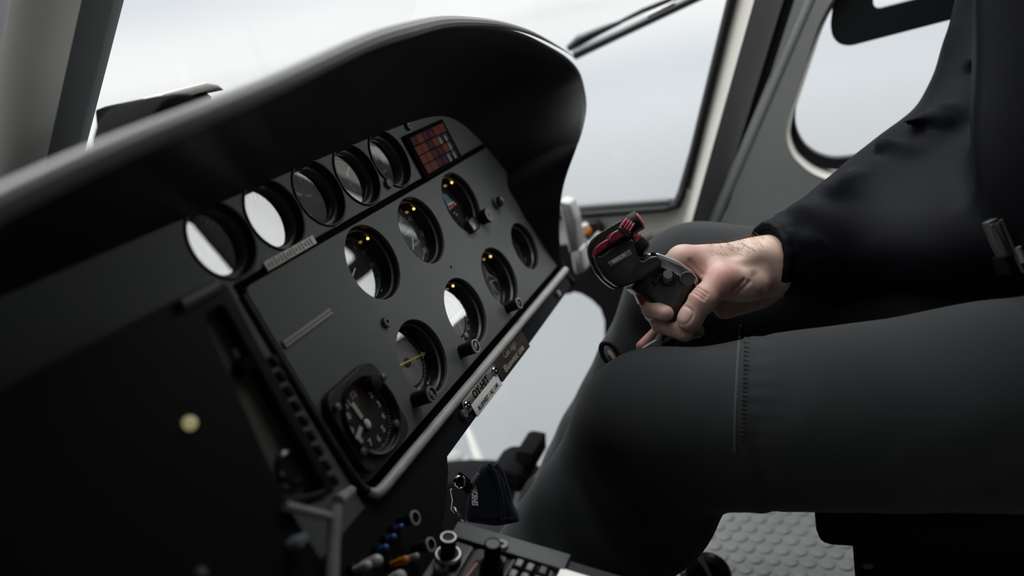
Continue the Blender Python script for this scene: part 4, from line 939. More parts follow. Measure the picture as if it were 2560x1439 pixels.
# shaft to the floor, hidden behind the pilot's leg
p1 = C.M @ Vector((*C(1712, 792), -0.042)); inv = C.M.inverted()
g = G(); g.tube([inv @ p1, inv @ Vector((0.735, 0.235, 0.32)), inv @ Vector((0.732, 0.26, 0.2)), inv @ Vector((0.735, 0.28, 0.003))], [0.012, 0.011, 0.011, 0.012], 16); g.out('shaft', BLACK, cy)
g = G(); g.lathe([(0.05, 0.003), (0.045, 0.012), (0.034, 0.020), (0.030, 0.034), (0.020, 0.045), (0.012, 0.055)], 32, inv @ T(0.735, 0.28, 0.0)); g.out('boot', RUBBER, cy)

# ================================================================== PILOT
def wob(P, amp, fr, seed):
    r_ = np.random.default_rng(seed); d = np.zeros(len(P))
    for i in range(5):
        k = r_.normal(size=3); k /= np.linalg.norm(k); d += np.sin(P @ k * fr * (0.7 + 0.6 * r_.random()) + 6 * r_.random())
    return amp * d / 3
LH, LK, LA = (0.685, -0.25, 0.392), (0.642, 0.185, 0.375), (0.655, 0.43, 0.085)
RH, RK, RA = (0.86, -0.25, 0.375), (0.893, 0.180, 0.414), (0.865, 0.420, 0.085)
def fold(P, a, b, amp, pitch, t0, t1, seed, skew=0.6):
    a = np.asarray(a, float); b = np.asarray(b, float); ab = b - a; t = (P - a) @ ab / (ab @ ab); q = P - a - t[:, None] * ab
    Lh = np.linalg.norm(ab); w_ = np.clip((t - t0) / 0.08, 0, 1) * np.clip((t1 - t) / 0.08, 0, 1)
    ph = t * Lh / pitch * 2 * PI + skew * q[:, 2] * 60 + 1.5 * np.sin(q @ np.array([31, 17, 23.0]) + seed)
    return amp * w_ * np.sin(ph) * (0.6 + 0.4 * np.sin(q @ np.array([40, -25, 30.0]) + 2 * seed))
def leg(P, H, Kn, A, rh, rk, ra, pad=0.0):
    th = cap(P, H, Kn, rh + pad, rk + pad); sh = cap(P, Kn, A, rk * 0.93 + pad, ra + pad)
    Hn, Kv, Av = np.asarray(H), np.asarray(Kn), np.asarray(A)
    calf = cap(P, Kv + 0.20 * (Av - Kv) + np.array([0, -0.030, -0.022]), Kv + 0.60 * (Av - Kv) + np.array([0, -0.024, -0.018]), rk * 0.95 + pad, rk * 0.86 + pad)
    return smin(smin(th, sh, 0.03), calf, 0.03)
def pelvis(P, pad=0.0): return smin(ell(P, (0.772, -0.27, 0.385), (0.165 + pad, 0.13 + pad, 0.115 + pad)), ell(P, (0.772, -0.27, 0.48), (0.155 + pad, 0.11 + pad, 0.12 + pad)), 0.05)
def trousers(P):
    l = leg(P, LH, LK, LA, 0.093, 0.0725, 0.056); r = leg(P, RH, RK, RA, 0.100, 0.078, 0.052)
    l = l - fold(P, LH, LK, 0.0005, 0.05, 0.6, 0.95, 1) - fold(P, LK, LA, 0.0010, 0.055, 0.05, 0.95, 2, 0.3) - fold(P, LH, LK, 0.0012, 0.12, 0.05, 0.6, 3, 1.4)
    r = r - fold(P, RH, RK, 0.0008, 0.06, 0.6, 0.98, 4) - fold(P, RK, RA, 0.0012, 0.06, 0.05, 0.95, 5, 0.3)
    # puckered seam across the near thigh
    sy = P[:, 1] - (0.094 + 0.02 * (P[:, 2] - 0.45))
    l = l - 0.0010 * np.exp(-(sy / 0.006) ** 2) + 0.0014 * np.exp(-((sy + 0.010) / 0.004) ** 2) + 0.0006 * np.exp(-((sy + 0.012) / 0.012) ** 2) * np.sin(P[:, 2] * 430 + P[:, 0] * 200)
    d = smin(l, r, 0.02); d = smin(d, pelvis(P), 0.05)
    d = np.maximum(d, P[:, 2] - 0.56)
    cut = (P - np.asarray(LA)) @ norm(np.asarray(LA) - LK); d = np.maximum(d, np.where(P[:, 0] < 0.76, cut, -1) - 0.005)
    cut = (P - np.asarray(RA)) @ norm(np.asarray(RA) - RK); d = np.maximum(d, np.where(P[:, 0] >= 0.76, cut, -1) - 0.005)
    return d + wob(P, 0.0012, 60, 3)
WR = PD(1936, 655, 0.782); 
SL = [PD(1922, 640, 0.780), PD(1964, 642, 0.785), PD(2010, 634, 0.790), PD(2080, 604, 0.800), PD(2160, 556, 0.815), PD(2240, 498, 0.835), PD(2315, 445, 0.850), PD(2395, 385, 0.862), PD(2476, 265, 0.870), PD(2532, 140, 0.875), PD(2580, 10, 0.880), PD(2630, -140, 0.885)]
SR = [0.022, 0.034, 0.038, 0.044, 0.050, 0.056, 0.061, 0.063, 0.063, 0.066, 0.070, 0.075]
RSH = SL[-1]
def ridge(P, pts, w, h):
    d = None
    for i in range(len(pts) - 1):
        c = cap(P, pts[i], pts[i + 1], 0, 0); d = c if d is None else np.minimum(d, c)
    return h * np.exp(-(d / w) ** 2)
# drapes seen on the sleeve: raised folds running down from its upper edge
SF = [([(1990, 520), (2060, 585), (2150, 610)], 0.010, 0.006), ([(2085, 468), (2150, 500), (2240, 500)], 0.012, 0.009), ([(2110, 440), (2190, 452), (2260, 400)], 0.011, 0.006),
      ([(2205, 350), (2260, 395), (2330, 410)], 0.012, 0.010), ([(2256, 300), (2300, 285), (2350, 300)], 0.011, 0.008), ([(2330, 225), (2340, 270), (2400, 300)], 0.011, 0.008), ([(2352, 110), (2390, 140), (2450, 150)], 0.010, 0.006),
      ([(1935, 590), (1980, 560), (2030, 590)], 0.007, 0.005), ([(1950, 640), (2010, 650), (2090, 640)], 0.008, 0.005)]
SFW = []
for P_, w_, h_ in SF:
    pts = []
    for px, py in P_:
        k = int(np.argmin([abs(px - CXP - 0) * 0 + np.linalg.norm(PD(px, py, 0.82) - s_) for s_ in SL])); D_ = float(RW[2] @ (SL[k] - CAM)); pts.append(PD(px, py, D_ - SR[k] * 0.75))
    SFW.append((pts, w_, h_))
def sleeve_folds(P):
    d = 0
    for p_, w_, h_ in SFW: d = d + ridge(P, p_, w_, h_ * 1.7) - ridge(P, [q - np.array([0, 0, w_ * 1.6]) for q in p_], w_ * 0.9, h_ * 0.7)
    return d
def torso(P, pad=0.0):
    d = ell(P, (0.775, -0.228, 0.60), (0.175 + pad, 0.122 + pad, 0.20 + pad)); d = smin(d, ell(P, (0.775, -0.252, 0.80), (0.195 + pad, 0.130 + pad, 0.20 + pad)), 0.06)
    d = smin(d, cap(P, (0.64, -0.265, 0.925), (0.93, -0.26, 0.925), 0.070 + pad, 0.070 + pad), 0.06); return d
LS, LE, LW = (0.585, -0.275, 0.91), (0.53, -0.47, 0.66), (0.55, -0.36, 0.43)
def jacket(P):
    sl = chain(P, SL, SR, 0.02)
    a, b = SL[1], SL[7]
    d0 = fold(P, SL[0], SL[3], 0.0018, 0.014, 0.03, 0.5, 1, 1.2)
    sl = sl - d0 - sleeve_folds(P)
    sl = smin(sl, cap(P, PD(2090, 668, 0.800), PD(2400, 560, 0.860), 0.034, 0.058), 0.04)
    la = chain(P, [LS, LE, LW], [0.068, 0.056, 0.040], 0.03)
    d = smin(torso(P, 0.012), sl, 0.035); d = smin(d, la, 0.03)
    d = smin(d, cap(P, (0.775, -0.26, 0.98), (0.775, -0.262, 1.035), 0.072, 0.066), 0.03)
    d = d - wob(P, 0.0045, 34, 8) * np.clip((P[:, 1] + 0.75), 0.3, 1)
    zip_ = np.abs(P[:, 0] - 0.765 - 0.01 * np.sin(P[:, 2] * 9)); front = np.clip((P[:, 1] + 0.22) / 0.04, 0, 1)
    d = d - 0.0030 * np.exp(-(zip_ / 0.006) ** 2) * front
    d = smin(d, ell(P, (0.855, -0.085, 0.490), (0.125, 0.105, 0.062)), 0.03)
    d = np.maximum(d, 0.425 - P[:, 2] - 0.0)
    cutw = (P - SL[0]) @ norm(SL[0] - SL[2]); near = np.linalg.norm(P - SL[0], axis=1) < 0.08
    d = np.maximum(d, np.where(near, cutw, -1))
    hd = (P - np.asarray(LW)) @ norm(np.asarray(LW) - LE); nearl = np.linalg.norm(P - np.asarray(LW), axis=1) < 0.09
    return np.maximum(d, np.where(nearl, hd, -1))

# the right hand, modelled in millimetres: x right, y down, c towards the photographer, origin on the line through (1700, 700)
HK = 0.760
def hm(px, py, c): k = (HK * 1000 - c) / F; return np.array([(px - CXP) * k - (1700 - CXP) * HK * 1000 / F, (py - CYP) * k - (700 - CYP) * HK * 1000 / F, c])
HB = frame(PD(1700, 700, HK), RW[0], RW[1], -RW[2])
W_, W2_ = hm(1938, 662, -22), hm(1985, 640, -26)
IM, MM, RM, PM = hm(1704, 652, -14), hm(1722, 658, -38), hm(1742, 684, -58), hm(1764, 718, -74)
TC, TM, TI, TT = hm(1884, 706, -8), hm(1806, 700, 9), hm(1757, 748, 16), hm(1722, 800, 15)
IX = [IM, hm(1648, 676, -54), hm(1620, 748, -40), hm(1628, 770, -8), hm(1664, 783, 7)]
MX = [MM, hm(1650, 700, -72), hm(1636, 780, -54), hm(1654, 806, -18), hm(1712, 830, 2)]
RX_ = [RM, hm(1676, 740, -84), hm(1680, 800, -66), hm(1708, 828, -44), hm(1742, 826, -30)]
PX_ = [PM, hm(1720, 770, -84), hm(1664, 812, -74), hm(1606, 866, -70)]
def hand(P):
    # palm: a slab between wrist and knuckles
    d = cap(P, W_, IM, 23, 14.5); d = smin(d, cap(P, W_, MM, 24, 14.5), 10); d = smin(d, cap(P, W_, RM, 23, 14), 10); d = smin(d, cap(P, W_ + np.array([0, 14, -14]), PM, 20, 13), 10)
    d = smin(d, cap(P, W_, W2_, 25, 27), 12)
    d = smin(d, ell(P, hm(1905, 640, -18), (30, 17, 24)), 10)
    # ball of the thumb and heel of the hand
    d = smin(d, cap(P, TC, TM, 17.5, 14.2), 9); d = smin(d, ell(P, hm(1846, 716, 2), (26, 14, 13)), 8)
    d = smin(d, cap(P, hm(1900, 735, -45), hm(1812, 768, -62), 15, 12), 10)
    # web between thumb and index finger, and the fold on it
    d = smin(d, cap(P, hm(1790, 672, -4), hm(1738, 660, -20), 12, 9), 9)
    d = smin(d, cap(P, hm(1716, 648, -6), hm(1756, 688, -1), 4.5, 4.0), 4)
    th = chain(P, [TM, TI, TT], [13.8, 11.8, 10.4], 5)
    th = smin(th, ell(P, TI + np.array([1, 0, 1]), (12.2, 12.2, 12.0)), 4)
    th = smin(th, ell(P, TT + np.array([2.5, -3, -1]), (11.6, 12.4, 10.2)), 4)
    d = smin(d, th, 7)
    for pts, rs in ((IX, [13, 10.2, 9.4, 8.8, 7.6]), (MX, [13, 10.6, 10.2, 10.0, 9.4]), (RX_, [12, 9.8, 9.0, 8.4, 7.4]), (PX_, [11, 8.4, 7.6, 6.6])):
        d = smin(d, chain(P, pts, rs, 4), 5)
    # knuckle bumps, tendons, creases
    d = smin(d, ell(P, IM + np.array([2, -3, 1]), (12, 11, 12)), 6)
    for a, b in ((hm(1900, 618, -14), hm(1716, 634, -12)), (hm(1905, 632, -2), hm(1815, 672, 4))): d = smin(d, cap(P, a, b, 3.0, 3.0), 9)
    for a, b, dep, w in ((hm(1742, 724, 30), hm(1764, 742, 30), 1.4, 1.3), (hm(1738, 731, 30), hm(1760, 749, 30), 1.3, 1.2), (hm(1748, 718, 30), hm(1770, 735, 30), 1.0, 1.2),
                         (hm(1862, 700, 20), hm(1836, 726, 22), 1.6, 2.0), (hm(1874, 704, 18), hm(1850, 730, 20), 1.5, 2.0), (hm(1888, 690, 10), hm(1905, 730, 4), 2.6, 5), (hm(1730, 652, 8), hm(1758, 684, 10), 1.6, 2.4)):
        a2, b2, p2 = a[:2], b[:2], P[:, :2]; ab = b2 - a2; t = np.clip((p2 - a2) @ ab / (ab @ ab), 0, 1); q = np.linalg.norm(p2 - a2 - t[:, None] * ab, axis=1)
        d = d + dep * np.exp(-(q / w) ** 2) * (P[:, 2] > -20)
    # thumb nail: a shallow step round a flat plate on the side towards the photographer
    nc = hm(1709, 787, 25); r_ = P - nc; e1 = norm(np.append((TT - TI)[:2], 0)); e2 = np.array([-e1[1], e1[0], 0]); uu = r_ @ e1 / 8.2; vv = r_ @ e2 / 7.6
    rho = (np.abs(uu) ** 2.6 + np.abs(vv) ** 2.6) ** (1 / 2.6); top = (P[:, 2] > TT[2] + 2)
    d = d + np.where(top, 1.0 * np.exp(-((rho - 1.03) / 0.14) ** 2), 0) + np.where(top & (rho < 0.98), 0.35, 0)
    return d
HLO, HHI = (-62, -60, -105), (150, 90, 45)
Vh, Fh = sdf_mesh(hand, HLO, HHI, 0.95)
cutw = (hm(1975, 640, -24)[0]); 
# colours of the skin itself
def skin_col(V):
    base = np.array([0.49, 0.335, 0.275]); red = np.array([0.47, 0.215, 0.195]); nail = np.array([0.58, 0.40, 0.36]); pale = np.array([0.55, 0.41, 0.325])
    c = np.tile(base, (len(V), 1))
    def mixc(col, cen, s, k):
        w_ = k * np.exp(-(np.linalg.norm(V - cen, axis=1) / s) ** 2); return c * (1 - w_[:, None]) + col * w_[:, None]
    c = mixc(red, TM + np.array([0, 0, 8]), 17, 0.9); c = mixc(red, hm(1752, 728, 24), 12, 0.6); c = mixc(red, hm(1640, 778, -12), 16, 0.6); c = mixc(red, hm(1606, 866, -70), 18, 0.9); c = mixc(red, hm(1740, 660, -6), 16, 0.6); c = mixc(pale, hm(1890, 625, -10), 34, 0.8); c = mixc(red, TT, 11, 0.45)
    nc = hm(1709, 787, 25); r_ = V - nc; e1 = norm(np.append((TT - TI)[:2], 0)); e2 = np.array([-e1[1], e1[0], 0]); rho = (np.abs(r_ @ e1 / 8.2) ** 2.6 + np.abs(r_ @ e2 / 7.6) ** 2.6) ** (1 / 2.6)
    w_ = np.clip((1.0 - rho) * 8, 0, 1) * (V[:, 2] > TT[2] + 2); return c * (1 - w_[:, None]) + nail * w_[:, None]
Ch = skin_col(Vh)
HBn = np.array(HB); Vw = (Vh * 0.001) @ HBn[:3, :3].T + HBn[:3, 3]
# the rest of the body under the clothes
def body(P):
    d = torso(P, -0.012); d = smin(d, pelvis(P, -0.02), 0.04)
    d = smin(d, leg(P, LH, LK, LA, 0.085, 0.060, 0.038), 0.03); d = smin(d, leg(P, RH, RK, RA, 0.085, 0.062, 0.038), 0.03)
    d = smin(d, chain(P, [WR, PD(2395, 400, 0.862), PD(2585, 10, 0.880), RSH], [0.024, 0.036, 0.042, 0.05], 0.02), 0.02); d = smin(d, chain(P, [LW, LE, LS], [0.024, 0.040, 0.052], 0.02), 0.02)
    lw = np.asarray(LW); hd = norm(np.asarray(LW) - LE)
    d = smin(d, cap(P, lw, lw + hd * 0.08, 0.026, 0.030), 0.015)
    for i in range(4): d = smin(d, chain(P, [lw + hd * 0.075 + np.array([0.018 - 0.018 * i, 0, 0.004]), lw + hd * 0.125 + np.array([0.020 - 0.019 * i, 0, -0.006]), lw + hd * 0.135 + np.array([0.020 - 0.019 * i, 0, -0.036])], [0.0095, 0.009, 0.008], 0.004), 0.005)
    d = smin(d, chain(P, [lw + hd * 0.03 + np.array([0.025, 0, 0]), lw + hd * 0.08 + np.array([0.042, 0, -0.012])], [0.012, 0.009], 0.006), 0.008)
    d = smin(d, cap(P, (0.775, -0.265, 0.95), (0.775, -0.245, 1.06), 0.055, 0.052), 0.02)
    hdc = ell(P, (0.775, -0.235, 1.135), (0.074, 0.094, 0.108)); hdc = smin(hdc, ell(P, (0.775, -0.195, 1.085), (0.052, 0.058, 0.055)), 0.03)
    hdc = smin(hdc, cap(P, (0.775, -0.148, 1.135), (0.775, -0.126, 1.105), 0.008, 0.013), 0.012)
    for s_ in (-1, 1):
        hdc = smin(hdc, ell(P, (0.775 + s_ * 0.078, -0.245, 1.12), (0.012, 0.020, 0.032)), 0.006); hdc = smax(hdc, -ell(P, (0.775 + s_ * 0.031, -0.140, 1.140), (0.018, 0.012, 0.010)), 0.010)
        hdc = smin(hdc, ell(P, (0.775 + s_ * 0.031, -0.153, 1.139), (0.012, 0.012, 0.012)), 0.003)
    hdc = smin(hdc, cap(P, (0.755, -0.142, 1.068), (0.795, -0.142, 1.068), 0.007, 0.007), 0.006)
    return smin(d, hdc, 0.02)
Vb, Fb = sdf_mesh(body, (0.44, -0.6, 0.0), (1.06, 0.56, 1.27), 0.009)
ph = HB
SKF = T(0.772, -0.27, 0.0)
me_V = np.concatenate([Vw, Vb]) - np.array([0.772, -0.27, 0.0]); me_F = np.concatenate([Fh, Fb + len(Vw)])
person = np_mesh('person', me_V, me_F, SKIN, None, SKF)
ca = person.data.color_attributes.new('skin', 'FLOAT_COLOR', 'POINT')
cols = np.ones((len(me_V), 4), np.float32); cols[:len(Vw), :3] = Ch; cols[len(Vw):, :3] = (0.46, 0.315, 0.265)
ca.data.foreach_set('color', cols.ravel())
tag(person, 'seated person in black jacket and dark grey trousers, right hand holding the control stick', 'person')
bpy.context.view_layer.update()
off = np.array([0.772, -0.27, 0.0])
V, Fq = sdf_mesh(trousers, (0.50, -0.45, 0.03), (1.06, 0.58, 0.60), 0.0045)
tr = np_mesh('trousers', V - off, Fq, TROU, person)
V, Fq = sdf_mesh(jacket, (0.42, -0.58, 0.36), (1.16, 0.16, 1.14), 0.0045)
jk = np_mesh('jacket', V - off, Fq, JACK, person)
# stitched seam across the near thigh, laid on the cloth
def trace(f, px, py, t=0.4):
    d = ray(px, py); d = d / np.linalg.norm(d)
    for _ in range(60):
        s_ = float(f((CAM + d * t)[None])[0]); t += 0.8 * s_
        if abs(s_) < 1e-4: break
    return CAM + d * t
sm = [trace(trousers, px, py) for px, py in spline([(1853, 812), (1850, 834), (1846, 880), (1843, 940), (1840, 1000), (1838, 1060), (1838, 1130)], 4)]
g = G(); g.tube([p - off for p in sm], 0.0013, 8); SEAMM = mat('seam_thread', (0.040, 0.041, 0.042), .9); g.out('seam', SEAMM, tr)
for k in range(26):
    p = np.array([1852 - 12 * k / 26 + 12, 822 + 11 * k]); a_ = trace(trousers, p[0], p[1]); b_ = trace(trousers, p[0] + 11, p[1] + 3); g = G(); g.tube([a_ - off, b_ - off], [0.0012, 0.0004], 6); g.out('stitch', TROU, tr)
# elastic cuff
ct = norm(SL[0] - SL[2]); cu = norm(np.cross(ct, (0, 0, 1))); cv = np.cross(ct, cu)
g = G(); rows = []
for i in range(73):
    a = 2 * PI * i / 72; rr = 1 + 0.014 * math.sin(a * 15 + 0.8 * math.sin(a * 4)); row = []
    for (t, r_) in ((-0.012, 0.026), (-0.008, 0.031), (-0.001, 0.0315), (0.005, 0.030), (0.006, 0.027), (0.003, 0.024)):
        row.append(SL[0] + np.array([0.0, 0, 0]) + ct * (t - 0.002) + (cu * math.cos(a) * 1.12 + cv * math.sin(a) * 1.12) * r_ * rr - off)
    rows.append(row)
g.grid(rows); tag(g.out('cuff', JACK, person, sharp=180), 'gathered elastic cuff')
# boots
def shoe(A, dirx):
    A = np.asarray(A)
    def f(P):
        d = cap(P, A + np.array([0, 0, -0.02]), A + np.array([0, -0.005, -0.05]), 0.045, 0.044)
        d = smin(d, cap(P, A + np.array([0, -0.01, -0.050]), A + np.array([dirx, 0.13, -0.040]), 0.037, 0.034), 0.03)
        d = smin(d, cap(P, A + np.array([0, 0.02, -0.02]), A + np.array([0, -0.015, 0.035]), 0.046, 0.052), 0.02)
        return np.maximum(d, 0.004 - P[:, 2])
    return f
for A in (LA, RA):
    V, Fq = sdf_mesh(shoe(A, 0.0), (A[0] - 0.09, A[1] - 0.1, -0.01), (A[0] + 0.09, A[1] + 0.2, A[2] + 0.09), 0.005)
    np_mesh('boot', V - off, Fq, SHOEM, person)
# short hair
def hair(P): return np.maximum(np.maximum(ell(P, (0.775, -0.245, 1.145), (0.081, 0.101, 0.112)), -(P[:, 2] - 1.105)), (P[:, 1] + 0.162) - 0.4 * (P[:, 2] - 1.18))
V, Fq = sdf_mesh(hair, (0.67, -0.37, 1.06), (0.88, -0.11, 1.28), 0.006)
np_mesh('hair', V - off, Fq, mat('hair_brown', (0.05, 0.032, 0.02), .8, bump=0.6, bscale=400), person)
# wrist hair along the top of the forearm
g = G(); HAIR = mat('arm_hair', (0.20, 0.13, 0.07), 0.6)
tv = Vh[(Vh[:, 0] > 30) & (Vh[:, 0] < 82) & (Vh[:, 1] < -22)]
if len(tv):
    for i in rng.integers(0, len(tv), 240):
        p = tv[i]; n_ = norm((0.4 * rng.normal(), -1, 0.5 * rng.normal())); q = p + n_ * rng.uniform(2, 5) + np.array([-rng.uniform(3, 7), 0, 0])
        a_, m_, b_ = [(np.asarray(HB @ Vector(np.asarray(x_) * 0.001)) - off) for x_ in (p, 0.5 * (p + q) + np.array([0, -0.7, 0]), q)]
        g.tube([a_, m_, b_], [0.00012, 0.0001, 0.00004], 3)
    g.out('arm_hair', HAIR, person)
# silver clip held under the fingers
Kc = Loc(1650, 840, 0.80)
kc = empty('clip', Kc.M, 'small silvery clip between the fist and the near thigh', 'clip')
g = G(); g.prism(round_poly(Kc.pts([(1605, 872), (1626, 858), (1640, 850), (1684, 826), (1688, 842), (1650, 866), (1612, 884)]), .002), -0.010, 0.000, 0.0014); g.out('plate', mat('clip_silver', (0.42, 0.43, 0.40), .4, metal=.3), kc)
g = G(); g.prism(round_poly(Kc.pts([(1640, 845), (1648, 834), (1660, 832), (1654, 846), (1646, 854)]), .001), -0.006, 0.006, 0.001); g.out('hinge', mat('clip_silver'), kc)
g = G(); g.prism(round_poly(Kc.pts([(1650, 850), (1658, 834), (1664, 832), (1658, 850)]), .001), 0.0, 0.004, 0.0006); g.out('latch', BLACK, kc)

# ================================================================== SEAT, HARNESS
stt = empty('pilot_seat', T(0.785, -0.2, 0), 'dark seat under the pilot', 'seat')
g = G(); g.box((0.0, 0.015, 0.292), (0.33, 0.47, 0.045), 0.012, seg=3); g.out('cushion', BLACKM, stt)
g = G(); g.box((0.0, 0.012, 0.132), (0.25, 0.42, 0.262), 0.01); g.out('base', BLACKM, stt)
g = G(); g.box((0.0, -0.245, 0.66), (0.40, 0.07, 0.74), 0.03, M=RX(0.0), seg=3); g.out('backrest', BLACKM, stt)
Q = Loc(2290, 1330, 0.74); BITS = mat('belt_fitting', (0.12, 0.125, 0.13), 0.35, metal=0.5)
for (px, py, sx_, sy_) in ((2292, 1302, 0.009, 0.013), (2170, 1412, 0.006, 0.009), (2226, 1400, 0.005, 0.012), (2364, 1418, 0.006, 0.006)):
    p = stt.matrix_world.inverted() if False else T(-0.785, 0.2, 0); w_ = PD(px, py, 0.745); g = G(); g.box((w_[0] - 0.785, w_[1] + 0.2, w_[2]), (sx_, sy_, sx_), 0.002); g.out('belt_fitting', BITS, stt)
Hn = Loc(2500, 590, 0.64)
hb = empty('seat_harness', Hn.M, 'black harness buckle on the lap at the right edge of the photo', 'harness')
g = G(); g.prism(round_poly(Hn.pts([(2466, 560), (2494, 552), (2522, 620), (2530, 640), (2503, 645), (2488, 615)]), .002), -0.008, 0.004, 0.0025, seg=3); g.out('buckle', mat('buckle_black', (0.05, 0.05, 0.05), .3, spec=.7), hb)
g = G(); g.prism(round_poly(Hn.pts([(2465, 556), (2488, 545), (2490, 550), (2466, 561)]), .0006), -0.006, 0.003, 0.0005); g.out('buckle_lip', BITS, hb)
g = G(); g.tube([(*Hn(*p, .002), 0.002) for p in ((2502, 549), (2516, 578), (2545, 650), (2560, 680))], 0.0016, 8); g.out('strap_edge', mat('strap_edge', (0.06, 0.065, 0.05), .6), hb)
g = G(); g.tube([(*Hn(*p, .004), 0.004) for p in ((2544, 618), (2552, 634), (2560, 655))], 0.0030, 10); g.out('release_lever', ALU, hb)
g = G(); g.prism(round_poly(Hn.pts([(2530, 640), (2700, 590), (2760, 630), (2545, 690)]), .002), -0.03, -0.010, 0.003); g.out('lap_strap', BLACKM, hb)
Rl = Loc(2540, 40, 0.66)
rl = empty('lanyard', Rl.M, 'dark red strap on the jacket at the upper right corner', 'strap')
g = G(); g.prism(round_poly(Rl.pts([(2520, -80), (2560, -80), (2590, 60), (2575, 110), (2530, 100), (2516, 40)]), .003), -0.004, 0.0, 0.001); g.out('strap', mat('dark_red_cloth', (0.10, 0.006, 0.008), .8), rl)

# ================================================================== SMALL THINGS ROUND THE DOOR AND FLOOR
def wall_thing(name, label, cat, x=1.15): return empty(name, WM @ T(0, 0, x), label, cat)
def wp(P, x): return [yz(*p, x) for p in P]
gh = wall_thing('grab_handle', 'pale grey bar standing right beside the hood edge under the door window', 'handle', 1.05)
g = G(); g.prism(round_poly(wp([(1405, 495), (1432, 500), (1446, 540), (1456, 622), (1430, 626), (1416, 560)], 1.05), .004), -0.015, 0.015, 0.004, seg=3); g.out('upper_bar', mat('bar_grey', (0.30, 0.30, 0.295), .55), gh)
g = G(); g.prism(round_poly(wp([(1430, 622), (1457, 616), (1468, 668), (1466, 674), (1444, 682), (1438, 670)], 1.045), .004), -0.015, 0.015, 0.004, seg=3); g.out('lower_bar', mat('bar_pale', (0.44, 0.43, 0.42), .55), gh)
dl = wall_thing('door_latch', 'small latch with an orange tip between pale bar and control stick', 'latch', 1.15)
g = G(); g.prism(round_poly(wp([(1458, 560), (1490, 556), (1502, 572), (1508, 600), (1470, 606), (1458, 590)], 1.15), .003), 0.0, 0.02, 0.003); g.out('body', BLACK, dl)
a, b = yz(1474, 612, 1.145), yz(1500, 584, 1.145); g = G(); g.tube([(*a, -0.004), (*b, -0.004)], [0.006, 0.005], 12); g.out('lever', mat('lever_pale', (0.40, 0.40, 0.37), .5), dl)
a = yz(1470, 578, 1.145); g = G(); g.ball(0.0065, (*a, -0.006), sc=(1, 1.3, 1)); g.out('tip', ORANGE, dl)
a = yz(1464, 565, 1.145); g = G(); g.ball(0.006, (*a, -0.006)); g.out('cap', mat('lever_pale'), dl)
dp = wall_thing('door_pull', 'dark curved door pull with grey strap ends between stick and far knee', 'handle', 1.10)
g = G(); g.tube([(*yz(*p, 1.10), 0.0) for p in ((1606, 650), (1612, 618), (1632, 596), (1662, 592), (1692, 606))], 0.009, 12); g.out('loop', RUBBER, dp)
for P in (((1636, 606), (1644, 650)), ((1654, 606), (1672, 640))):
    g = G(); g.tube([(*yz(*p, 1.09), 0.0) for p in P], 0.0058, 10); g.out('strap', mat('strap_grey', (0.16, 0.16, 0.155), .6), dp)
wi = empty('windscreen_wiper', WM @ T(0, 0, 1.23), 'dark windscreen wiper crossing the top of the door window', 'wiper')
g = G(); g.tube([(*yz(*p, 1.24), 0.0) for p in ((1440, 136), (1560, 80), (1752, -10), (1900, -80))], [0.0075, 0.0065, 0.006, 0.006], 12); g.out('arm', BLACKG, wi)
g = G(); g.tube([(*yz(*p, 1.25), 0.01) for p in ((1425, 120), (1452, 100), (1502, 76), (1556, 53))], [0.005, 0.009, 0.0065, 0.0035], 12); g.out('blade_holder', BLACKG, wi)
g = G(); g.tube([(*yz(*p, 1.25), 0.01) for p in ((1545, 58), (1610, 26), (1680, -2), (1730, -20))], [0.003, 0.0038, 0.0038, 0.0035], 10); g.out('blade', RUBBER, wi)
g = G(); g.tube([(*yz(*p, 1.24), -0.004) for p in ((1622, 38), (1690, 4))], 0.0022, 8); g.out('spring', ALU, wi)
pdl = empty('rudder_pedal', T(0.95, 0.5, 0), 'black pedal block beyond the shin, seen against the lower nose window', 'pedal')
def pz(P, x): return [(PXx(*p, x)[1] - 0.5, PXx(*p, x)[2]) for p in P]
PM_ = frame((0, 0, 0), (0, 1, 0), (0, 0, 1), (1, 0, 0))
g = G(); g.prism(round_poly(pz([(1304, 1104), (1316, 1100), (1350, 1106), (1352, 1146), (1306, 1146)], 0.95), .003), -0.03, 0.03, 0.003, PM_); g.out('pad', BLACKM, pdl)
g = G(); g.tube([(0.0, pz([(1330, 1130)], 0.95)[0][0], pz([(1330, 1130)], 0.95)[0][1]), (0, 0.03, 0.004)], 0.010, 10); g.out('arm', STEEL, pdl)
tp = empty('toe_cap', T(0.93, 0.55, 0), 'rounded black cap with pale bracket behind the navy pouch', 'cap')
def pz2(P, x): return [(PXx(*p, x)[1] - 0.55, PXx(*p, x)[2]) for p in P]
g = G(); g.prism(round_poly(pz2([(1240, 1150), (1262, 1138), (1290, 1138), (1318, 1150), (1330, 1172), (1322, 1196), (1300, 1190), (1288, 1168), (1262, 1160), (1244, 1164)], 0.93), .006), -0.04, 0.03, 0.006, PM_, seg=3); g.out('cap_shell', BLACKM, tp)
g = G(); g.tube([(0, *p) for p in pz2([(1252, 1160), (1264, 1176), (1286, 1182)], 0.925)], [0.005, 0.007, 0.005], 10); g.out('bracket', mat('bracket_pale', (0.24, 0.22, 0.20), .6), tp)
g = G(); g.tube([(-0.01, *p) for p in pz2([(1258, 1184), (1280, 1186), (1306, 1191)], 0.92)], [0.006, 0.005, 0.003], 10); g.out('rod', mat('bracket_pale'), tp)
sk = empty('skid_strut', T(1.2, 0.75, 0), 'white tube outside the lower nose window', 'strut')
a, b, c = PXx(1150, 1030, 1.22), PXx(1163, 1060, 1.22), PXx(1215, 1200, 1.14)
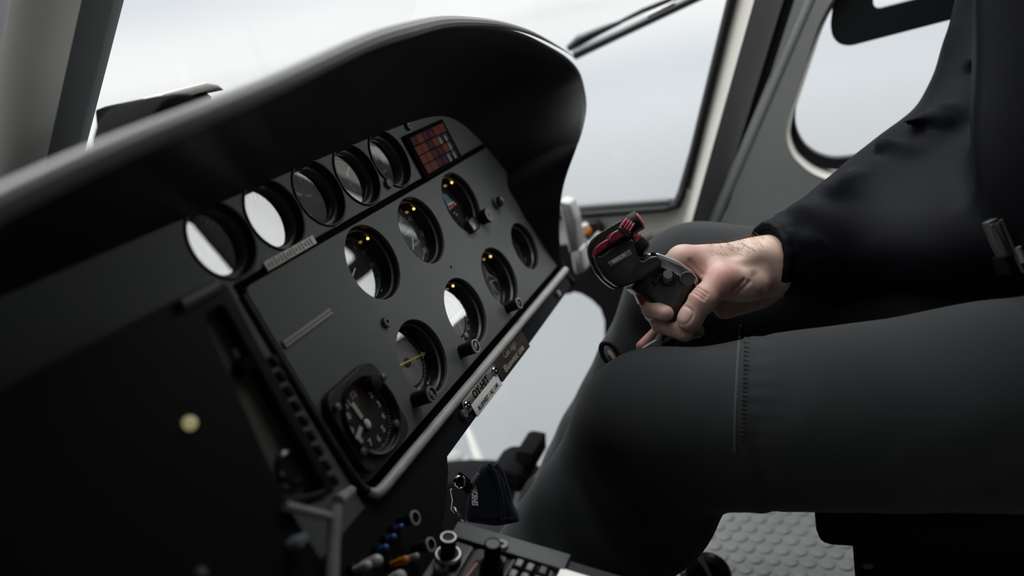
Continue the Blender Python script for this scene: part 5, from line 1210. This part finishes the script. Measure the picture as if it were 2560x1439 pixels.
g = G(); g.tube([a, b, c], [0.006, 0.0065, 0.0125], 14); g.out('tube', mat('strut_white', (0.30, 0.30, 0.275), .5), sk, world=True)
sb = empty('pale_bracket', T(1.1, 0.75, -0.05), 'pale blurred bracket at the corner between panel flange and pouch', 'bracket')
w_ = PXx(1136, 1150, 1.10); g = G(); g.ball(0.022, w_, sc=(1, 1, 0.8)); w_ = PXx(1160, 1156, 1.10); g.ball(0.016, w_, sc=(1, 1, 0.7)); g.out('lobe', mat('bracket_white', (0.16, 0.16, 0.155), .6), sb, world=True)
g = G(); w_ = PXx(1140, 1180, 1.08); g.box(w_, (0.05, 0.06, 0.02), 0.004); g.out('foot', BLACK, sb, world=True)
ch = Loc(1770, 1440, 0.95)
cl_ = empty('ring_lever', ch.M, 'black ring shaped handle with a pale rim on the studded floor', 'handle')
g = G(); g.tube([(*ch(1765, 1445), 0)] and [(ch(1765, 1445)[0] + 0.024 * math.cos(2 * PI * i / 40), ch(1765, 1445)[1] + 0.024 * math.sin(2 * PI * i / 40), 0) for i in range(40)], 0.007, 10, closed=True); g.out('ring', BLACKG, cl_)
g = G(); g.cyl(0.020, -0.010, -0.004, 32, M=T(*ch(1765, 1445), 0)); g.out('disc', BLACKM, cl_)
g = G(); g.tube([(*ch(1742, 1378), 0.006), (*ch(1757, 1405), 0.006), (*ch(1772, 1434), 0.006)], [0.0036, 0.0036, 0.003], 10); g.out('rod', ALU, cl_)
g = G(); g.tube([(*ch(1704, 1424), 0.006), (*ch(1708, 1450), 0.006)], 0.004, 10); g.out('rod', ALU, cl_)
kb2 = Loc(1525, 885, 0.86)
kz = empty('strap_buckle', kb2.M, 'small dark ring with a pale centre on the far trouser leg', 'buckle')
g = G(); g.tube([(0.0085 * math.cos(2 * PI * i / 32) * 0.9 , 0.0135 * math.sin(2 * PI * i / 32), 0) for i in range(32)], 0.003, 10, M=RZ(0.55), closed=True); g.out('ring', BLACK, kz)
g = G(); g.ball(0.005, (0.000, -0.003, 0), RZ(0.55), (0.7, 1.7, 0.5)); g.out('centre', mat('buckle_pale', (0.40, 0.31, 0.25), .5), kz)
# ================================================================== SKY, LIGHT, CAMERA
w = bpy.data.worlds.new('sky'); SC.world = w; w.use_nodes = True
nt = w.node_tree; N_ = nt.nodes; Lk = nt.links
bg = N_['Background']; tc = N_.new('ShaderNodeTexCoord'); sep = N_.new('ShaderNodeSeparateXYZ'); Lk.new(tc.outputs['Generated'], sep.inputs[0])
rp = N_.new('ShaderNodeValToRGB'); mr = N_.new('ShaderNodeMapRange'); mr.inputs[1].default_value = -0.2; mr.inputs[2].default_value = 1.0
Lk.new(sep.outputs[2], mr.inputs[0]); Lk.new(mr.outputs[0], rp.inputs[0])
cr = rp.color_ramp
stops = [(0.0, (0.50, 0.53, 0.56)), (0.155, (0.78, 0.80, 0.83)), (0.172, (0.92, 0.93, 0.92)), (0.20, (0.90, 0.91, 0.91)), (0.245, (0.72, 0.76, 0.81)), (0.29, (0.95, 0.98, 1.02)), (0.40, (1.0, 1.03, 1.07)), (0.62, (2.0, 2.05, 2.12)), (0.85, (7.0, 7.05, 7.1)), (1.0, (9.0, 9.1, 9.2))]
cr.elements[0].position = stops[0][0]; cr.elements[0].color = (*stops[0][1], 1)
cr.elements[1].position = stops[-1][0]; cr.elements[1].color = (*stops[-1][1], 1)
for p, c in stops[1:-1]:
    e = cr.elements.new(p); e.color = (*c, 1)
# bright veil of cloud round the hidden sun, behind and to the right
dt = N_.new('ShaderNodeVectorMath'); dt.operation = 'DOT_PRODUCT'; nm = N_.new('ShaderNodeVectorMath'); nm.operation = 'NORMALIZE'
Lk.new(tc.outputs['Generated'], nm.inputs[0]); Lk.new(nm.outputs[0], dt.inputs[0]); dt.inputs[1].default_value = tuple(norm((0.57, -0.81, 0.14)))
gl = N_.new('ShaderNodeMapRange'); gl.interpolation_type = 'SMOOTHSTEP'; gl.inputs[1].default_value = math.cos(math.radians(23)); gl.inputs[2].default_value = math.cos(math.radians(11)); gl.inputs[3].default_value = 0; gl.inputs[4].default_value = 4.6
Lk.new(dt.outputs['Value'], gl.inputs[0])
cl = N_.new('ShaderNodeTexNoise'); cl.inputs['Scale'].default_value = 2.2; cl.inputs['Detail'].default_value = 5
mpv = N_.new('ShaderNodeMapping'); mpv.inputs['Scale'].default_value = (1, 1, 4); Lk.new(tc.outputs['Generated'], mpv.inputs[0]); Lk.new(mpv.outputs[0], cl.inputs['Vector'])
cm = N_.new('ShaderNodeMapRange'); cm.inputs[1].default_value = 0.3; cm.inputs[2].default_value = 0.7; cm.inputs[3].default_value = 0.95; cm.inputs[4].default_value = 1.05; Lk.new(cl.outputs['Fac'], cm.inputs[0])
m1 = N_.new('ShaderNodeMix'); m1.data_type = 'RGBA'; m1.blend_type = 'MULTIPLY'; m1.inputs[0].default_value = 1; Lk.new(rp.outputs[0], m1.inputs[6]); Lk.new(cm.outputs[0], m1.inputs[7])
m2 = N_.new('ShaderNodeMix'); m2.data_type = 'RGBA'; m2.blend_type = 'ADD'; m2.inputs[0].default_value = 1; Lk.new(m1.outputs[2], m2.inputs[6]); Lk.new(gl.outputs[0], m2.inputs[7])
Lk.new(m2.outputs[2], bg.inputs[0])
w.cycles.sampling_method = 'MANUAL'; w.cycles.sample_map_resolution = 1024

cd = bpy.data.cameras.new('camera'); co = bpy.data.objects.new('camera', cd); COL.objects.link(co)
cd.sensor_fit = 'HORIZONTAL'; cd.sensor_width = 36; cd.lens = 36 * F / 2560; cd.clip_start = 0.02; cd.clip_end = 30000
co.matrix_world = frame(CAM, RW[0], -RW[1], -RW[2])
cd.dof.use_dof = True; cd.dof.focus_distance = 0.765; cd.dof.aperture_fstop = 2.5; cd.dof.aperture_blades = 0
SC.camera = co
vs = SC.view_settings
vs.view_transform = 'Standard'; vs.look = 'None'; vs.exposure = 0.1; vs.gamma = 1.0; vs.use_curve_mapping = False
SC.cycles.max_bounces = 8; SC.cycles.transparent_max_bounces = 16; SC.cycles.caustics_reflective = False; SC.cycles.caustics_refractive = False
SC.cycles.sample_clamp_indirect = 6.0
